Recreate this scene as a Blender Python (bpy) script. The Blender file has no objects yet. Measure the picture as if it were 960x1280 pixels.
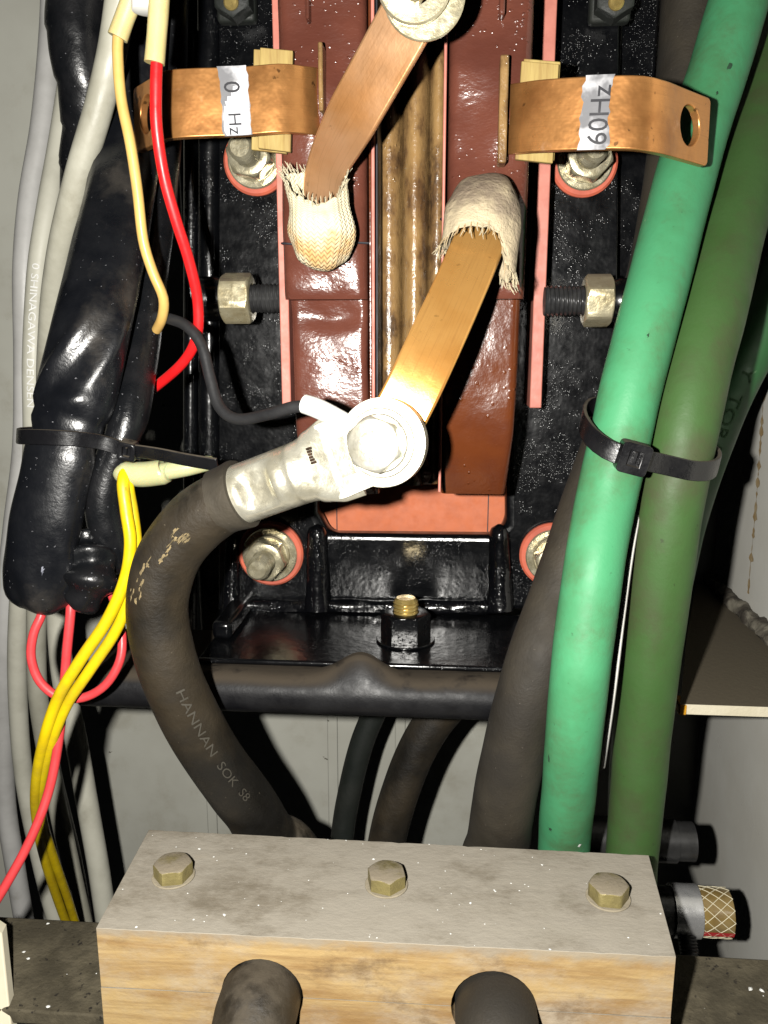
import bpy, bmesh, math, random
from mathutils import Vector, Matrix, noise
from mathutils.geometry import delaunay_2d_cdt
random.seed(7)
R = math.radians
PI = math.pi
scn = bpy.context.scene

# ------------------------------------------------------------------ camera
F = 1036.0                                   # focal length in photo pixels (960x1280)
CAM = Vector((0, 0, 0.242))
PITCH, YAW = 12.0, 4.5
cd = bpy.data.cameras.new('camera')
cam = bpy.data.objects.new('camera', cd)
scn.collection.objects.link(cam)
cam.location = CAM
cam.rotation_euler = (R(90 - PITCH), 0, R(YAW))
cd.sensor_fit = 'VERTICAL'
cd.sensor_height = 24
cd.lens = 24 * F / 1280.0
cd.clip_start = 0.005
cd.clip_end = 20
scn.camera = cam
RM = Matrix.Rotation(R(YAW), 3, 'Z') @ Matrix.Rotation(R(90 - PITCH), 3, 'X')

# ------------------------------------------------------------------ light: phone flash beside the lens, faint room light
w = bpy.data.worlds.new('World')
scn.world = w
w.use_nodes = True
w.node_tree.nodes['Background'].inputs[0].default_value = (0.9, 0.95, 1.0, 1)
w.node_tree.nodes['Background'].inputs[1].default_value = 0.003
ld = bpy.data.lights.new('flash', 'POINT')
ld.energy = 9.4
ld.shadow_soft_size = 0.0035
ld.color = (1.0, 0.97, 0.91)
lo = bpy.data.objects.new('flash', ld)
lo.location = CAM + RM @ Vector((-0.033, 0.005, 0.0))
scn.collection.objects.link(lo)
scn.view_settings.view_transform = 'Standard'
scn.view_settings.look = 'None'
scn.view_settings.exposure = 0
scn.view_settings.gamma = 1
scn.cycles.diffuse_bounces = 0

# ------------------------------------------------------------------ measuring helpers
def ray(px, py):
    return RM @ Vector(((px - 480) / F, (640 - py) / F, -1))
def P(px, py, Y):
    d = ray(px, py)
    return CAM + d * (Y / d.y)
def PZ(px, py, z):
    d = ray(px, py)
    return CAM + d * ((z - CAM.z) / d.z)
def PX(px, py, x):
    d = ray(px, py)
    return CAM + d * (x / d.x)
def sc(px, py, Y):                           # metres per photo pixel there
    return Y / ray(px, py).y / F

# ------------------------------------------------------------------ object helpers
def setp(o, label=None, cat=None, group=None, kind=None):
    if label: o['label'] = label
    if cat: o['category'] = cat
    if group: o['group'] = group
    if kind: o['kind'] = kind
    return o
class G:                                     # geometry collector
    def __init__(s): s.v = []; s.f = []; s.uv = []
    def add(s, v, f, uv=None):
        n = len(s.v)
        s.v += [Vector(q) for q in v]
        s.uv += uv if uv else [(0, 0)] * len(v)
        s.f += [tuple(i + n for i in q) for q in f]
        return s
def thing(name, loc, label, cat, group=None):
    o = bpy.data.objects.new(name, None)
    o.empty_display_size = 0.01
    o.location = loc
    o['org'] = list(loc)
    scn.collection.objects.link(o)
    return setp(o, label, cat, group)
ORG = {}
def mk(name, g, mat, parent=None, bevel=0, sharp=35, segs=2, **kw):
    if parent is not None:
        org = ORG.get(parent.name) or (Vector(parent.location))
    else:
        xs = [v.x for v in g.v]; ys = [v.y for v in g.v]; zs = [v.z for v in g.v]
        org = Vector(((min(xs) + max(xs)) / 2, (min(ys) + max(ys)) / 2, min(zs)))
    me = bpy.data.meshes.new(name)
    me.from_pydata([v - org for v in g.v], [], g.f)
    ul = me.uv_layers.new(name='UVMap')
    for lp in me.loops:
        ul.data[lp.index].uv = g.uv[lp.vertex_index]
    me.validate()
    bm = bmesh.new(); bm.from_mesh(me)
    bmesh.ops.recalc_face_normals(bm, faces=bm.faces)
    bm.to_mesh(me); bm.free()
    me.polygons.foreach_set('use_smooth', [True] * len(me.polygons))
    me.set_sharp_from_angle(angle=R(sharp))
    me.materials.append(mat)
    o = bpy.data.objects.new(name, me)
    scn.collection.objects.link(o)
    if parent is not None:
        o.parent = parent
    else:
        o.location = org
    ORG[o.name] = org
    if bevel:
        b = o.modifiers.new('bevel', 'BEVEL')
        b.width = bevel; b.segments = segs; b.limit_method = 'ANGLE'; b.angle_limit = R(40)
        b.harden_normals = False
    return setp(o, **kw)

def resample(pts, radii, step=0.0025):
    """Catmull-Rom through pts; returns positions, radii and arc lengths."""
    n = len(pts)
    out, rr = [], []
    for i in range(n - 1):
        p0 = pts[max(i - 1, 0)]; p1 = pts[i]; p2 = pts[i + 1]; p3 = pts[min(i + 2, n - 1)]
        k = max(2, int((p2 - p1).length / step))
        for j in range(k):
            t = j / k
            a = -0.5 * t**3 + t**2 - 0.5 * t; b = 1.5 * t**3 - 2.5 * t**2 + 1
            c = -1.5 * t**3 + 2 * t**2 + 0.5 * t; d = 0.5 * t**3 - 0.5 * t**2
            out.append(p0 * a + p1 * b + p2 * c + p3 * d)
            u = t * t * (3 - 2 * t)
            rr.append(radii[i] * (1 - u) + radii[i + 1] * u)
    out.append(pts[-1].copy()); rr.append(radii[-1])
    s = [0]
    for i in range(1, len(out)):
        s.append(s[-1] + (out[i] - out[i - 1]).length)
    return out, rr, s
def tangents(p):
    n = len(p)
    return [(p[min(i + 1, n - 1)] - p[max(i - 1, 0)]).normalized() for i in range(n)]
def tube(pts, radii, n=20, step=0.0025, squash=None, ref=None, disp=None, cap0=True, cap1=True, dome=0, g=None, domer=1.0):
    """Swept tube.  pts Vectors; radii float or list; squash(s01)->(a,b) ellipse; disp(s,ang)->dr."""
    if not isinstance(radii, (list, tuple)):
        radii = [radii] * len(pts)
    p, rr, s = resample(pts, radii, step)
    T = tangents(p)
    up = ref or Vector((0, -1, 0.05))
    v, uv, f = [], [], []
    N = None
    m = len(p)
    for i in range(m):
        if ref is not None or N is None:
            N = (up - T[i] * up.dot(T[i])).normalized()
        else:
            N = (N - T[i] * N.dot(T[i])).normalized()
        B = T[i].cross(N)
        a, b = squash(s[i] / s[-1]) if squash else (1, 1)
        r = rr[i]
        if dome:
            e = min(s[i], 1e9) if dome in (1, 3) else 1e9
            e2 = (s[-1] - s[i]) if dome in (2, 3) else 1e9
            q = min(e, e2)
            rd = r * domer
            if q < rd: r = (r - rd) + rd * math.sqrt(max(0.02, 1 - (1 - q / rd)**2))
        for k in range(n):
            an = 2 * PI * k / n
            q = r + (disp(s[i], an) if disp else 0)
            v.append(p[i] + N * (math.cos(an) * q * a) + B * (math.sin(an) * q * b))
            uv.append((k / n if k <= n / 2 else 1 - k / n, s[i]))
    for i in range(m - 1):
        for k in range(n):
            f.append((i * n + k, i * n + (k + 1) % n, (i + 1) * n + (k + 1) % n, (i + 1) * n + k))
    if cap0: f.append(tuple(range(n - 1, -1, -1)))
    if cap1: f.append(tuple((m - 1) * n + k for k in range(n)))
    g = g or G()
    g.add(v, f, uv)
    g.path = (p, rr, s, T)
    return g
def pt(lst):                                  # [(px,py,Y)] -> points
    return [P(*q) for q in lst]
def box(x0, x1, y0, y1, z0, z1, g=None):
    g = g or G()
    v = [(x, y, z) for x in (x0, x1) for y in (y0, y1) for z in (z0, z1)]
    return g.add(v, [(0, 1, 3, 2), (4, 6, 7, 5), (0, 4, 5, 1), (2, 3, 7, 6), (0, 2, 6, 4), (1, 5, 7, 3)])
def fill(outline, holes=(), grid=0):
    """CDT of outline (list of 2-d) minus circular or polygon holes -> points, tris, boundary edges."""
    pts = [Vector(q) for q in outline]
    ed = [(i, (i + 1) % len(pts)) for i in range(len(pts))]
    hp = []
    for h in holes:
        n0 = len(pts)
        pts += [Vector(q) for q in h]
        ed += [(n0 + i, n0 + (i + 1) % len(h)) for i in range(len(h))]
        hp.append(h)
    def inside(q, poly):
        c = False
        j = len(poly) - 1
        for i in range(len(poly)):
            a, b = poly[i], poly[j]
            if (a[1] > q[1]) != (b[1] > q[1]) and q[0] < (b[0] - a[0]) * (q[1] - a[1]) / (b[1] - a[1]) + a[0]:
                c = not c
            j = i
        return c
    if grid:
        x0 = min(q.x for q in pts); x1 = max(q.x for q in pts); y0 = min(q.y for q in pts); y1 = max(q.y for q in pts)
        nx = max(2, int((x1 - x0) / grid)); ny = max(2, int((y1 - y0) / grid))
        for i in range(1, nx):
            for j in range(1, ny):
                q = (x0 + (x1 - x0) * i / nx, y0 + (y1 - y0) * j / ny)
                if inside(q, outline) and not any(inside(q, h) for h in hp):
                    pts.append(Vector(q))
    vs, es, fs, _, _, _ = delaunay_2d_cdt(pts, ed, [], 1, 1e-7)
    keep = []
    for t in fs:
        c = sum((vs[i] for i in t), Vector((0, 0))) / len(t)
        if inside(c, outline) and not any(inside(c, h) for h in hp):
            keep.append(tuple(t))
    cnt = {}
    for t in keep:
        for a, b in zip(t, t[1:] + t[:1]):
            cnt.setdefault((min(a, b), max(a, b)), []).append((a, b))
    bd = [q[0] for q in cnt.values() if len(q) == 1]
    return vs, keep, bd
def slab(outline, holes, mp, grid=0, g=None):
    """mp(u,v,side) maps to 3-d for side 0/1."""
    vs, fs, bd = fill(outline, holes, grid)
    n = len(vs)
    v = [mp(q.x, q.y, 0) for q in vs] + [mp(q.x, q.y, 1) for q in vs]
    f = [t for t in fs] + [tuple(i + n for i in reversed(t)) for t in fs] + [(b, a, a + n, b + n) for a, b in bd]
    g = g or G()
    return g.add(v, f, [(q.x, q.y) for q in vs] * 2)
def plate_xz(outl, Y, th, holes=(), g=None):
    """outline in photo pixels on the plane y=Y, th thick away from the viewer."""
    o = [((q := P(a, b, Y)).x, q.z) for a, b in outl]
    hs = [[((q := P(a, b, Y)).x, q.z) for a, b in h] for h in holes]
    return slab(o, hs, lambda u, v, s: Vector((u, Y + s * th, v)), 0, g)
def circ(cx, cy, r, n=28):
    return [(cx + r * math.cos(2 * PI * i / n), cy + r * math.sin(2 * PI * i / n)) for i in range(n)]
def ribbon(pts, wd, width, th, holes=(), rnd=(0, 0), step=0.002, wfun=None, g=None, bulge=0):
    """flat bar along pts with width directions wd (list of Vectors), optional holes (s, t, r)."""
    p, _, s = resample(pts, [0] * len(pts), step)
    W, _, _ = resample(wd, [0] * len(wd), 1)
    T = tangents(p)
    L = s[-1]
    # width direction by arc fraction of the control points
    cs = [0]
    _p = []
    for i in range(len(pts) - 1):
        seg, _, ss = resample(pts[max(0, i - 1):i + 3], [0] * len(pts[max(0, i - 1):i + 3]), step)
        cs.append(cs[-1] + (pts[i + 1] - pts[i]).length)
    cs = [c / cs[-1] * L for c in cs]
    def at(u):
        u = min(max(u, 0), L)
        i = 0
        lo_, hi_ = 0, len(s) - 2
        while lo_ < hi_:
            m = (lo_ + hi_ + 1) // 2
            if s[m] <= u: lo_ = m
            else: hi_ = m - 1
        i = lo_
        k = (u - s[i]) / max(1e-9, s[i + 1] - s[i])
        q = p[i].lerp(p[i + 1], k); t = T[i].lerp(T[i + 1], k).normalized()
        j = 0
        while j < len(cs) - 2 and cs[j + 1] < u: j += 1
        k = (u - cs[j]) / max(1e-9, cs[j + 1] - cs[j]); k = min(max(k, 0), 1); k = k * k * (3 - 2 * k)
        wv = wd[j].lerp(wd[j + 1], k)
        wv = (wv - t * wv.dot(t)).normalized()
        return q, t, wv
    hw = width / 2
    def corner(cx, cy, r, a0):
        return [(cx + r * math.cos(a0 + k * PI / 12), cy + r * math.sin(a0 + k * PI / 12)) for k in range(7)]
    out = []
    nseg = max(4, int(L / step / 1.5))
    r0, r1 = rnd
    if r0: out += corner(r0, -hw + r0, r0, PI)
    else: out.append((0, -hw))
    out += [(L * i / nseg, -hw) for i in range(1, nseg) if r0 < L * i / nseg < L - r1]
    if r1: out += corner(L - r1, -hw + r1, r1, 1.5 * PI) + corner(L - r1, hw - r1, r1, 0)
    else: out += [(L, -hw), (L, hw)]
    out += [(L * i / nseg, hw) for i in range(nseg - 1, 0, -1) if r0 < L * i / nseg < L - r1]
    if r0: out += corner(r0, hw - r0, r0, 0.5 * PI)
    else: out.append((0, hw))
    hs = [circ(h[0] if h[0] >= 0 else L + h[0], h[1], h[2]) for h in holes]
    def mp(u, v, side):
        q, t, wv = at(u)
        nrm = t.cross(wv)
        k = wfun(u / L) if wfun else 1
        return q + wv * (v * k) + nrm * (th * (0.5 - side))
    return slab(out, hs, mp, step * 1.5, g), at, L

def orient(g0, o, axis, up=Vector((0, 0, 1))):
    z = axis.normalized()
    x = up.cross(z)
    if x.length < 1e-4: x = Vector((1, 0, 0)).cross(z)
    x.normalize(); y = z.cross(x)
    g0.v = [o + x * q.x + y * q.y + z * q.z for q in g0.v]
    return g0
def lathe(prof, n=32, hexr=None, rot=0, caps=True):
    """prof = [(r,z)]; hexr = across-flats/2 clips the radius to a hexagon."""
    g = G(); v, f = [], []
    for r, z in prof:
        for k in range(n):
            a = 2 * PI * k / n
            q = r
            if hexr:
                b = ((a - rot + PI / 6) % (PI / 3)) - PI / 6
                q = min(r, hexr / math.cos(b))
            v.append((q * math.cos(a), q * math.sin(a), z))
    m = len(prof)
    for i in range(m - 1):
        for k in range(n):
            f.append((i * n + k, i * n + (k + 1) % n, (i + 1) * n + (k + 1) % n, (i + 1) * n + k))
    if caps:
        f.append(tuple(range(n - 1, -1, -1))); f.append(tuple((m - 1) * n + k for k in range(n)))
    return g.add(v, f)
def hexa(af, h, bore=0, both=False, rot=0):
    """hexagon nut or bolt head, chamfered, along +z."""
    r = af / 2; c = r / math.cos(PI / 6)
    steps = [0, .35, .65, .85, 1]
    top = [(c - (c - r * 0.96) * t, h - (c - r * 0.96) * 0.55 * (1 - t)) for t in steps]
    bot = [(q, h - z) for q, z in reversed(top)] if both else [(c, 0)]
    pr = bot + top
    if bore: pr = pr + [(bore, h), (bore, 0)]
    return lathe(pr, 48, r, rot, caps=not bore) if not bore else ring_close(lathe(pr, 48, r, rot, caps=False), len(pr), 48)
def ring_close(g, m, n):
    g.f += [((m - 1) * n + k, (m - 1) * n + (k + 1) % n, (k + 1) % n, k) for k in range(n)]
    return g
def washer(ro, ri, th, n=40):
    b = th * 0.25
    return ring_close(lathe([(ri, 0), (ro - b, 0), (ro, b), (ro, th - b), (ro - b, th), (ri, th)], n, caps=False), 6, n)
def thread(r, L, pitch=0.00175, depth=None, n=24, tip=True):
    depth = depth or pitch * 0.5
    rings = max(6, int(L / pitch * 6))
    g = G(); v, f = [], []
    for i in range(rings + 1):
        z = L * i / rings
        for k in range(n):
            a = 2 * PI * k / n
            ph = (z / pitch - k / n) % 1
            rr = r - depth * abs(2 * ph - 1)
            if tip: rr = min(rr, r * 0.72 + (L - z) * 0.9)
            v.append((rr * math.cos(a), rr * math.sin(a), z))
    for i in range(rings):
        for k in range(n):
            f.append((i * n + k, i * n + (k + 1) % n, (i + 1) * n + (k + 1) % n, (i + 1) * n + k))
    f.append(tuple(range(n - 1, -1, -1))); f.append(tuple(rings * n + k for k in range(n)))
    return g.add(v, f)
def hbox(X0, X1, Z0, Z1, front, back, nx=24, nz=60):
    """block whose front is the height field front(x,z) (a y value); X0,X1 may be functions of z."""
    g = G(); v, f = [], []
    fx0 = X0 if callable(X0) else (lambda z: X0); fx1 = X1 if callable(X1) else (lambda z: X1)
    for j in range(nz + 1):
        z = Z0 + (Z1 - Z0) * j / nz
        a, b = fx0(z), fx1(z)
        for i in range(nx + 1):
            t = 0.5 - 0.5 * math.cos(PI * i / nx)
            x = a + (b - a) * t
            v.append((x, front(x, z, t), z))
    m = nx + 1
    for j in range(nz):
        for i in range(nx):
            f.append((j * m + i, j * m + i + 1, (j + 1) * m + i + 1, (j + 1) * m + i))
    n0 = len(v)
    for j in range(nz + 1):
        z = Z0 + (Z1 - Z0) * j / nz
        yb = back(z) if callable(back) else back
        v.append((fx0(z), yb, z)); v.append((fx1(z), yb, z))
    for j in range(nz):
        L0, R0, L1, R1 = n0 + 2 * j, n0 + 2 * j + 1, n0 + 2 * j + 2, n0 + 2 * j + 3
        f.append((j * m, (j + 1) * m, L1, L0)); f.append((j * m + nx, R0, R1, (j + 1) * m + nx)); f.append((L0, L1, R1, R0))
    f.append(tuple(range(m)) + (n0 + 1, n0))
    f.append(tuple(nz * m + i for i in range(nx, -1, -1)) + (n0 + 2 * nz, n0 + 2 * nz + 1))
    return g.add(v, f)
def text_geo(s, size):
    cu = bpy.data.curves.new('t', 'FONT'); cu.body = s; cu.size = size; cu.resolution_u = 3
    o = bpy.data.objects.new('t', cu); scn.collection.objects.link(o)
    bpy.context.view_layer.update()
    me = bpy.data.meshes.new_from_object(o.evaluated_get(bpy.context.evaluated_depsgraph_get()))
    v = [q.co.copy() for q in me.vertices]; f = [tuple(q.vertices) for q in me.polygons]
    bpy.data.objects.remove(o); bpy.data.curves.remove(cu); bpy.data.meshes.remove(me)
    return v, f
def text_on_tube(path, s0, string, size, off=0.0, flip=1, eps=0.0003, spread=1.0):
    """lettering running along a tube, tops toward +X side."""
    p, rr, s, T = path
    v, f = text_geo(string, size)
    h = size * 0.35
    out = []
    for q in v:
        u = s0 + q.x * spread
        i = 0
        while i < len(s) - 2 and s[i + 1] < u: i += 1
        k = (u - s[i]) / (s[i + 1] - s[i])
        c = p[i].lerp(p[i + 1], k); t = T[i].lerp(T[i + 1], k).normalized()
        d = CAM - c; d = (d - t * d.dot(t)).normalized()
        sd = t.cross(d) * flip
        if sd.x < 0: sd = -sd
        r = rr[i]
        a = (q.y - h) / r + off
        out.append(c + (d * math.cos(a) + sd * math.sin(a)) * (r + eps))
    return G().add(out, f)

# ------------------------------------------------------------------ materials
def M(name, c1, c2=None, ns=60, mixlo=0.35, mixhi=0.7, rough=0.5, rvar=0.12, metal=0.0, bump=0.0, bs=400, bd=3,
      stretch=(1, 1, 1), dust=None, dlo=0.3, dhi=0.9, specks=None, coat=0.0, spec=0.5, trans=0.0, sss=0, extra=None, dcov=(0.25, 0.5), domes=None):
    m = bpy.data.materials.new(name); m.use_nodes = True
    nt = m.node_tree; N = nt.nodes; L = nt.links
    b = N['Principled BSDF']
    tc = N.new('ShaderNodeTexCoord')
    mpn = N.new('ShaderNodeMapping'); mpn.inputs['Scale'].default_value = stretch
    L.new(tc.outputs['Object'], mpn.inputs['Vector'])
    def nz(scale, det=4, rgh=0.6):
        q = N.new('ShaderNodeTexNoise'); q.inputs['Scale'].default_value = scale; q.inputs['Detail'].default_value = det
        q.inputs['Roughness'].default_value = rgh
        L.new(mpn.outputs[0], q.inputs['Vector']); return q.outputs[0]
    def ramp(src, lo, hi):
        q = N.new('ShaderNodeMapRange'); q.interpolation_type = 'SMOOTHSTEP'
        q.inputs[1].default_value = lo; q.inputs[2].default_value = hi
        L.new(src, q.inputs[0]); return q.outputs[0]
    def mix(fac, a, c):
        q = N.new('ShaderNodeMix'); q.data_type = 'RGBA'
        if hasattr(fac, 'links'): L.new(fac, q.inputs[0])
        else: q.inputs[0].default_value = fac
        for k, z in ((6, a), (7, c)):
            if hasattr(z, 'links'): L.new(z, q.inputs[k])
            else: q.inputs[k].default_value = (*z, 1)
        return q.outputs[2]
    def mul(a, c):
        q = N.new('ShaderNodeMath'); q.operation = 'MULTIPLY'
        L.new(a, q.inputs[0])
        if hasattr(c, 'links'): L.new(c, q.inputs[1])
        else: q.inputs[1].default_value = c
        return q.outputs[0]
    col = c1
    if c2:
        col = mix(ramp(nz(ns), mixlo, mixhi), c1, c2)
    rg = N.new('ShaderNodeMapRange'); rg.inputs[3].default_value = max(0.03, rough - rvar); rg.inputs[4].default_value = min(1, rough + rvar)
    rg.inputs[1].default_value = 0.3; rg.inputs[2].default_value = 0.7
    L.new(nz(ns * 2.3), rg.inputs[0]); rout = rg.outputs[0]
    if dust:
        ge = N.new('ShaderNodeNewGeometry'); sx = N.new('ShaderNodeSeparateXYZ'); L.new(ge.outputs['Normal'], sx.inputs[0])
        fz = ramp(sx.outputs[2], dlo, dhi)
        fz = mul(fz, ramp(nz(90, 5), *dcov))
        col = mix(fz, col, dust)
        q = N.new('ShaderNodeMix'); L.new(fz, q.inputs[0]); L.new(rout, q.inputs[2]); q.inputs[3].default_value = 0.9; rout = q.outputs[0]
    if specks:
        sc_, thr, colr = specks
        vo = N.new('ShaderNodeTexVoronoi'); vo.inputs['Scale'].default_value = sc_
        wn = N.new('ShaderNodeTexNoise'); wn.inputs['Scale'].default_value = sc_ * 3; L.new(mpn.outputs[0], wn.inputs['Vector'])
        va = N.new('ShaderNodeVectorMath'); va.operation = 'SCALE'; va.inputs['Scale'].default_value = 0.7 / sc_; L.new(wn.outputs['Color'], va.inputs[0])
        vb = N.new('ShaderNodeVectorMath'); L.new(mpn.outputs[0], vb.inputs[0]); L.new(va.outputs[0], vb.inputs[1]); L.new(vb.outputs[0], vo.inputs['Vector'])
        # keep only some of the cells
        sep = N.new('ShaderNodeSeparateColor'); L.new(vo.outputs['Color'], sep.inputs[0])
        sp = mul(ramp(vo.outputs['Distance'], thr, thr * 0.55), ramp(sep.outputs[0], 0.62, 0.66))
        col = mix(sp, col, colr)
    if extra:
        col = extra(N, L, tc, mix, ramp, nz, mul, col)
    if hasattr(col, 'links'): L.new(col, b.inputs['Base Color'])
    else: b.inputs['Base Color'].default_value = (*col, 1)
    L.new(rout, b.inputs['Roughness'])
    b.inputs['Metallic'].default_value = metal
    b.inputs['Specular IOR Level'].default_value = spec
    b.inputs['Coat Weight'].default_value = coat; b.inputs['Coat Roughness'].default_value = 0.12
    b.inputs['Transmission Weight'].default_value = trans
    if sss:
        b.inputs['Subsurface Weight'].default_value = sss; b.inputs['Subsurface Scale'].default_value = 0.004
    if bump:
        bn = N.new('ShaderNodeBump'); bn.inputs['Strength'].default_value = bump; bn.inputs['Distance'].default_value = 0.001
        L.new(nz(bs, bd, 0.65), bn.inputs['Height'])
        if domes:
            dsc, dth, dfr, dht = domes
            vo = N.new('ShaderNodeTexVoronoi'); vo.inputs['Scale'].default_value = dsc; L.new(mpn.outputs[0], vo.inputs['Vector'])
            sep = N.new('ShaderNodeSeparateColor'); L.new(vo.outputs['Color'], sep.inputs[0])
            pch = ramp(nz(38, 5), 0.46, 0.66)
            hh = mul(mul(ramp(vo.outputs['Distance'], dth, 0.0), ramp(sep.outputs[0], dfr, dfr + 0.02)), pch)
            bd2 = N.new('ShaderNodeBump'); bd2.inputs['Strength'].default_value = 1.0; bd2.inputs['Distance'].default_value = dht
            L.new(hh, bd2.inputs['Height']); L.new(bn.outputs[0], bd2.inputs['Normal']); bn = bd2
        L.new(bn.outputs[0], b.inputs['Normal'])
        if coat: L.new(bn.outputs[0], b.inputs['Coat Normal'])
    return m
def stain_fn(amt):
    def fn(N, L, tc, mix, ramp, nz, mul, col):
        mp2 = N.new('ShaderNodeMapping'); mp2.inputs['Scale'].default_value = (45, 2200, 1); L.new(tc.outputs['UV'], mp2.inputs['Vector'])
        q = N.new('ShaderNodeTexNoise'); q.inputs['Scale'].default_value = 1; q.inputs['Detail'].default_value = 4; L.new(mp2.outputs[0], q.inputs['Vector'])
        col = mix(mul(ramp(q.outputs[0], 0.5, 0.75), 0.35), col, (0.36, 0.16, 0.05))
        col = mix(mul(ramp(nz(170, 3), 0.655, 0.70), amt), col, (0.13, 0.06, 0.02))
        return mix(mul(ramp(nz(95, 4), 0.62, 0.75), amt * 0.7), col, (0.8, 0.46, 0.26))
    return fn
stains = stain_fn(0.85); stains_light = stain_fn(0.35)
enamel = M('black_enamel', (0.0018, 0.002, 0.0026), (0.0035, 0.0038, 0.0046), rough=0.22, rvar=0.06, bump=0.2, bs=160, bd=2, domes=(1250, 0.45, 0.42, 0.0003))
enamel_rough = M('rough_black_enamel', (0.0018, 0.002, 0.0026), (0.004, 0.004, 0.005), rough=0.17, rvar=0.05, bump=0.5, bs=160, bd=2, domes=(800, 0.42, 0.3, 0.0006))
varnish = M('brown_varnish', (0.13, 0.042, 0.027), (0.095, 0.03, 0.02), ns=40, rough=0.22, rvar=0.07, bump=0.3, bs=260, bd=3, stretch=(0.8, 1, 1.3), domes=(620, 0.42, 0.6, 0.0003))
varnish_smooth = M('smooth_brown_varnish', (0.12, 0.031, 0.009), (0.095, 0.024, 0.009), ns=50, rough=0.24, rvar=0.06, bump=0.2, bs=300, bd=3, domes=(500, 0.4, 0.75, 0.0004))
goldvar = M('amber_varnish', (0.3, 0.18, 0.07), (0.13, 0.068, 0.028), ns=120, mixlo=0.36, mixhi=0.68, rough=0.24, rvar=0.1, bump=0.45, bs=420, bd=5, stretch=(1, 1, 0.6), coat=0.3, domes=(900, 0.42, 0.5, 0.0003), extra=lambda N, L, tc, mix, ramp, nz, mul, col: mix(mul(ramp(nz(60, 7, 0.75), 0.5, 0.66), 0.85), col, (0.055, 0.036, 0.022)))
coral = M('coral_board', (0.58, 0.155, 0.06), (0.5, 0.13, 0.05), ns=120, rough=0.6, bump=0.05, bs=300)
pink = M('pink_board', (0.56, 0.2, 0.15), (0.47, 0.155, 0.115), ns=120, rough=0.55, bump=0.08, bs=300)
redrub = M('coral_washer_rubber', (0.6, 0.13, 0.07), (0.45, 0.1, 0.06), ns=90, rough=0.6, bump=0.1)
copper = M('copper', (0.62, 0.29, 0.095), (0.36, 0.15, 0.045), ns=38, mixlo=0.42, mixhi=0.72, rough=0.33, rvar=0.09, metal=0.72, bump=0.3, bs=110, extra=stains)
copper_var = M('varnished_copper', (0.74, 0.42, 0.22), (0.6, 0.28, 0.1), ns=22, mixlo=0.38, mixhi=0.68, rough=0.32, rvar=0.06, metal=0.7, bump=0.1, bs=200, extra=stains_light)
copper_bright = M('bright_copper', (0.72, 0.38, 0.11), (0.6, 0.27, 0.06), ns=30, rough=0.3, rvar=0.06, metal=0.6, bump=0.08, bs=300, extra=stains_light)
tin = M('tinned_lug', (0.86, 0.83, 0.72), (0.66, 0.62, 0.48), ns=90, rough=0.36, rvar=0.08, metal=0.8, bump=0.1, bs=400)
zinc = M('yellow_zinc', (0.62, 0.56, 0.38), (0.42, 0.35, 0.2), ns=140, rough=0.34, rvar=0.12, metal=0.6, bump=0.18, bs=600, dust=(0.2, 0.16, 0.11), dlo=0.5)
zinc_clean = M('bright_zinc', (0.62, 0.57, 0.41), (0.42, 0.37, 0.23), ns=160, rough=0.27, rvar=0.08, metal=0.7, bump=0.12, bs=500)
brass = M('brass_thread', (0.6, 0.45, 0.16), (0.45, 0.32, 0.1), ns=150, rough=0.3, metal=0.7, bump=0.1)
steeldark = M('oiled_steel', (0.035, 0.035, 0.037), (0.07, 0.07, 0.07), ns=150, rough=0.4, metal=0.5, bump=0.1)
woodend = M('pale_wood_wedge', (0.42, 0.31, 0.1), (0.27, 0.165, 0.05), ns=300, rough=0.7, bump=0.25, bs=500, stretch=(1, 1, 0.1))
def weave(N, L, tc, mix, ramp, nz, mul, col):
    return mix(ramp(nz(60), 0.5, 0.72), col, (0.62, 0.36, 0.13))
braid = M('cotton_braid', (0.74, 0.66, 0.46), (0.66, 0.56, 0.36), ns=100, rough=0.85, bump=0, extra=weave)
nt = braid.node_tree
uvn = nt.nodes.new('ShaderNodeUVMap'); uvn.uv_map = 'UVMap'
sxyz = nt.nodes.new('ShaderNodeSeparateXYZ'); nt.links.new(uvn.outputs[0], sxyz.inputs[0])
def mth(op, a, b=None):
    q = nt.nodes.new('ShaderNodeMath'); q.operation = op
    for k, z in ((0, a), (1, b)):
        if z is None: continue
        if hasattr(z, 'links'): nt.links.new(z, q.inputs[k])
        else: q.inputs[k].default_value = z
    return q.outputs[0]
uu = mth('MULTIPLY', sxyz.outputs[0], 190.0); vv = mth('MULTIPLY', sxyz.outputs[1], 4600.0)
zig = mth('ADD', vv, mth('MULTIPLY', mth('PINGPONG', uu, 3.1416), 1.6))
hgt = mth('ADD', mth('SINE', zig), mth('MULTIPLY', mth('SINE', mth('MULTIPLY', uu, 1.0)), 0.7))
bn = nt.nodes.new('ShaderNodeBump'); bn.inputs['Strength'].default_value = 0.55; bn.inputs['Distance'].default_value = 0.0004
nt.links.new(hgt, bn.inputs['Height']); nt.links.new(bn.outputs[0], nt.nodes['Principled BSDF'].inputs['Normal'])
rubber = M('black_rubber_cable', (0.007, 0.006, 0.0045), (0.034, 0.025, 0.014), ns=26, mixlo=0.38, mixhi=0.72, rough=0.55, rvar=0.12, bump=0.3, bs=600, bd=5, specks=(420, 0.1, (0.09, 0.075, 0.05)), dust=(0.075, 0.06, 0.04), dlo=0.2, dhi=0.9, dcov=(0.3, 0.65))
rubber_dust = M('dusty_rubber_cable', (0.019, 0.0155, 0.011), (0.042, 0.034, 0.022), ns=28, rough=0.75, bump=0.25, bs=800, specks=(420, 0.1, (0.12, 0.1, 0.08)))
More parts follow.
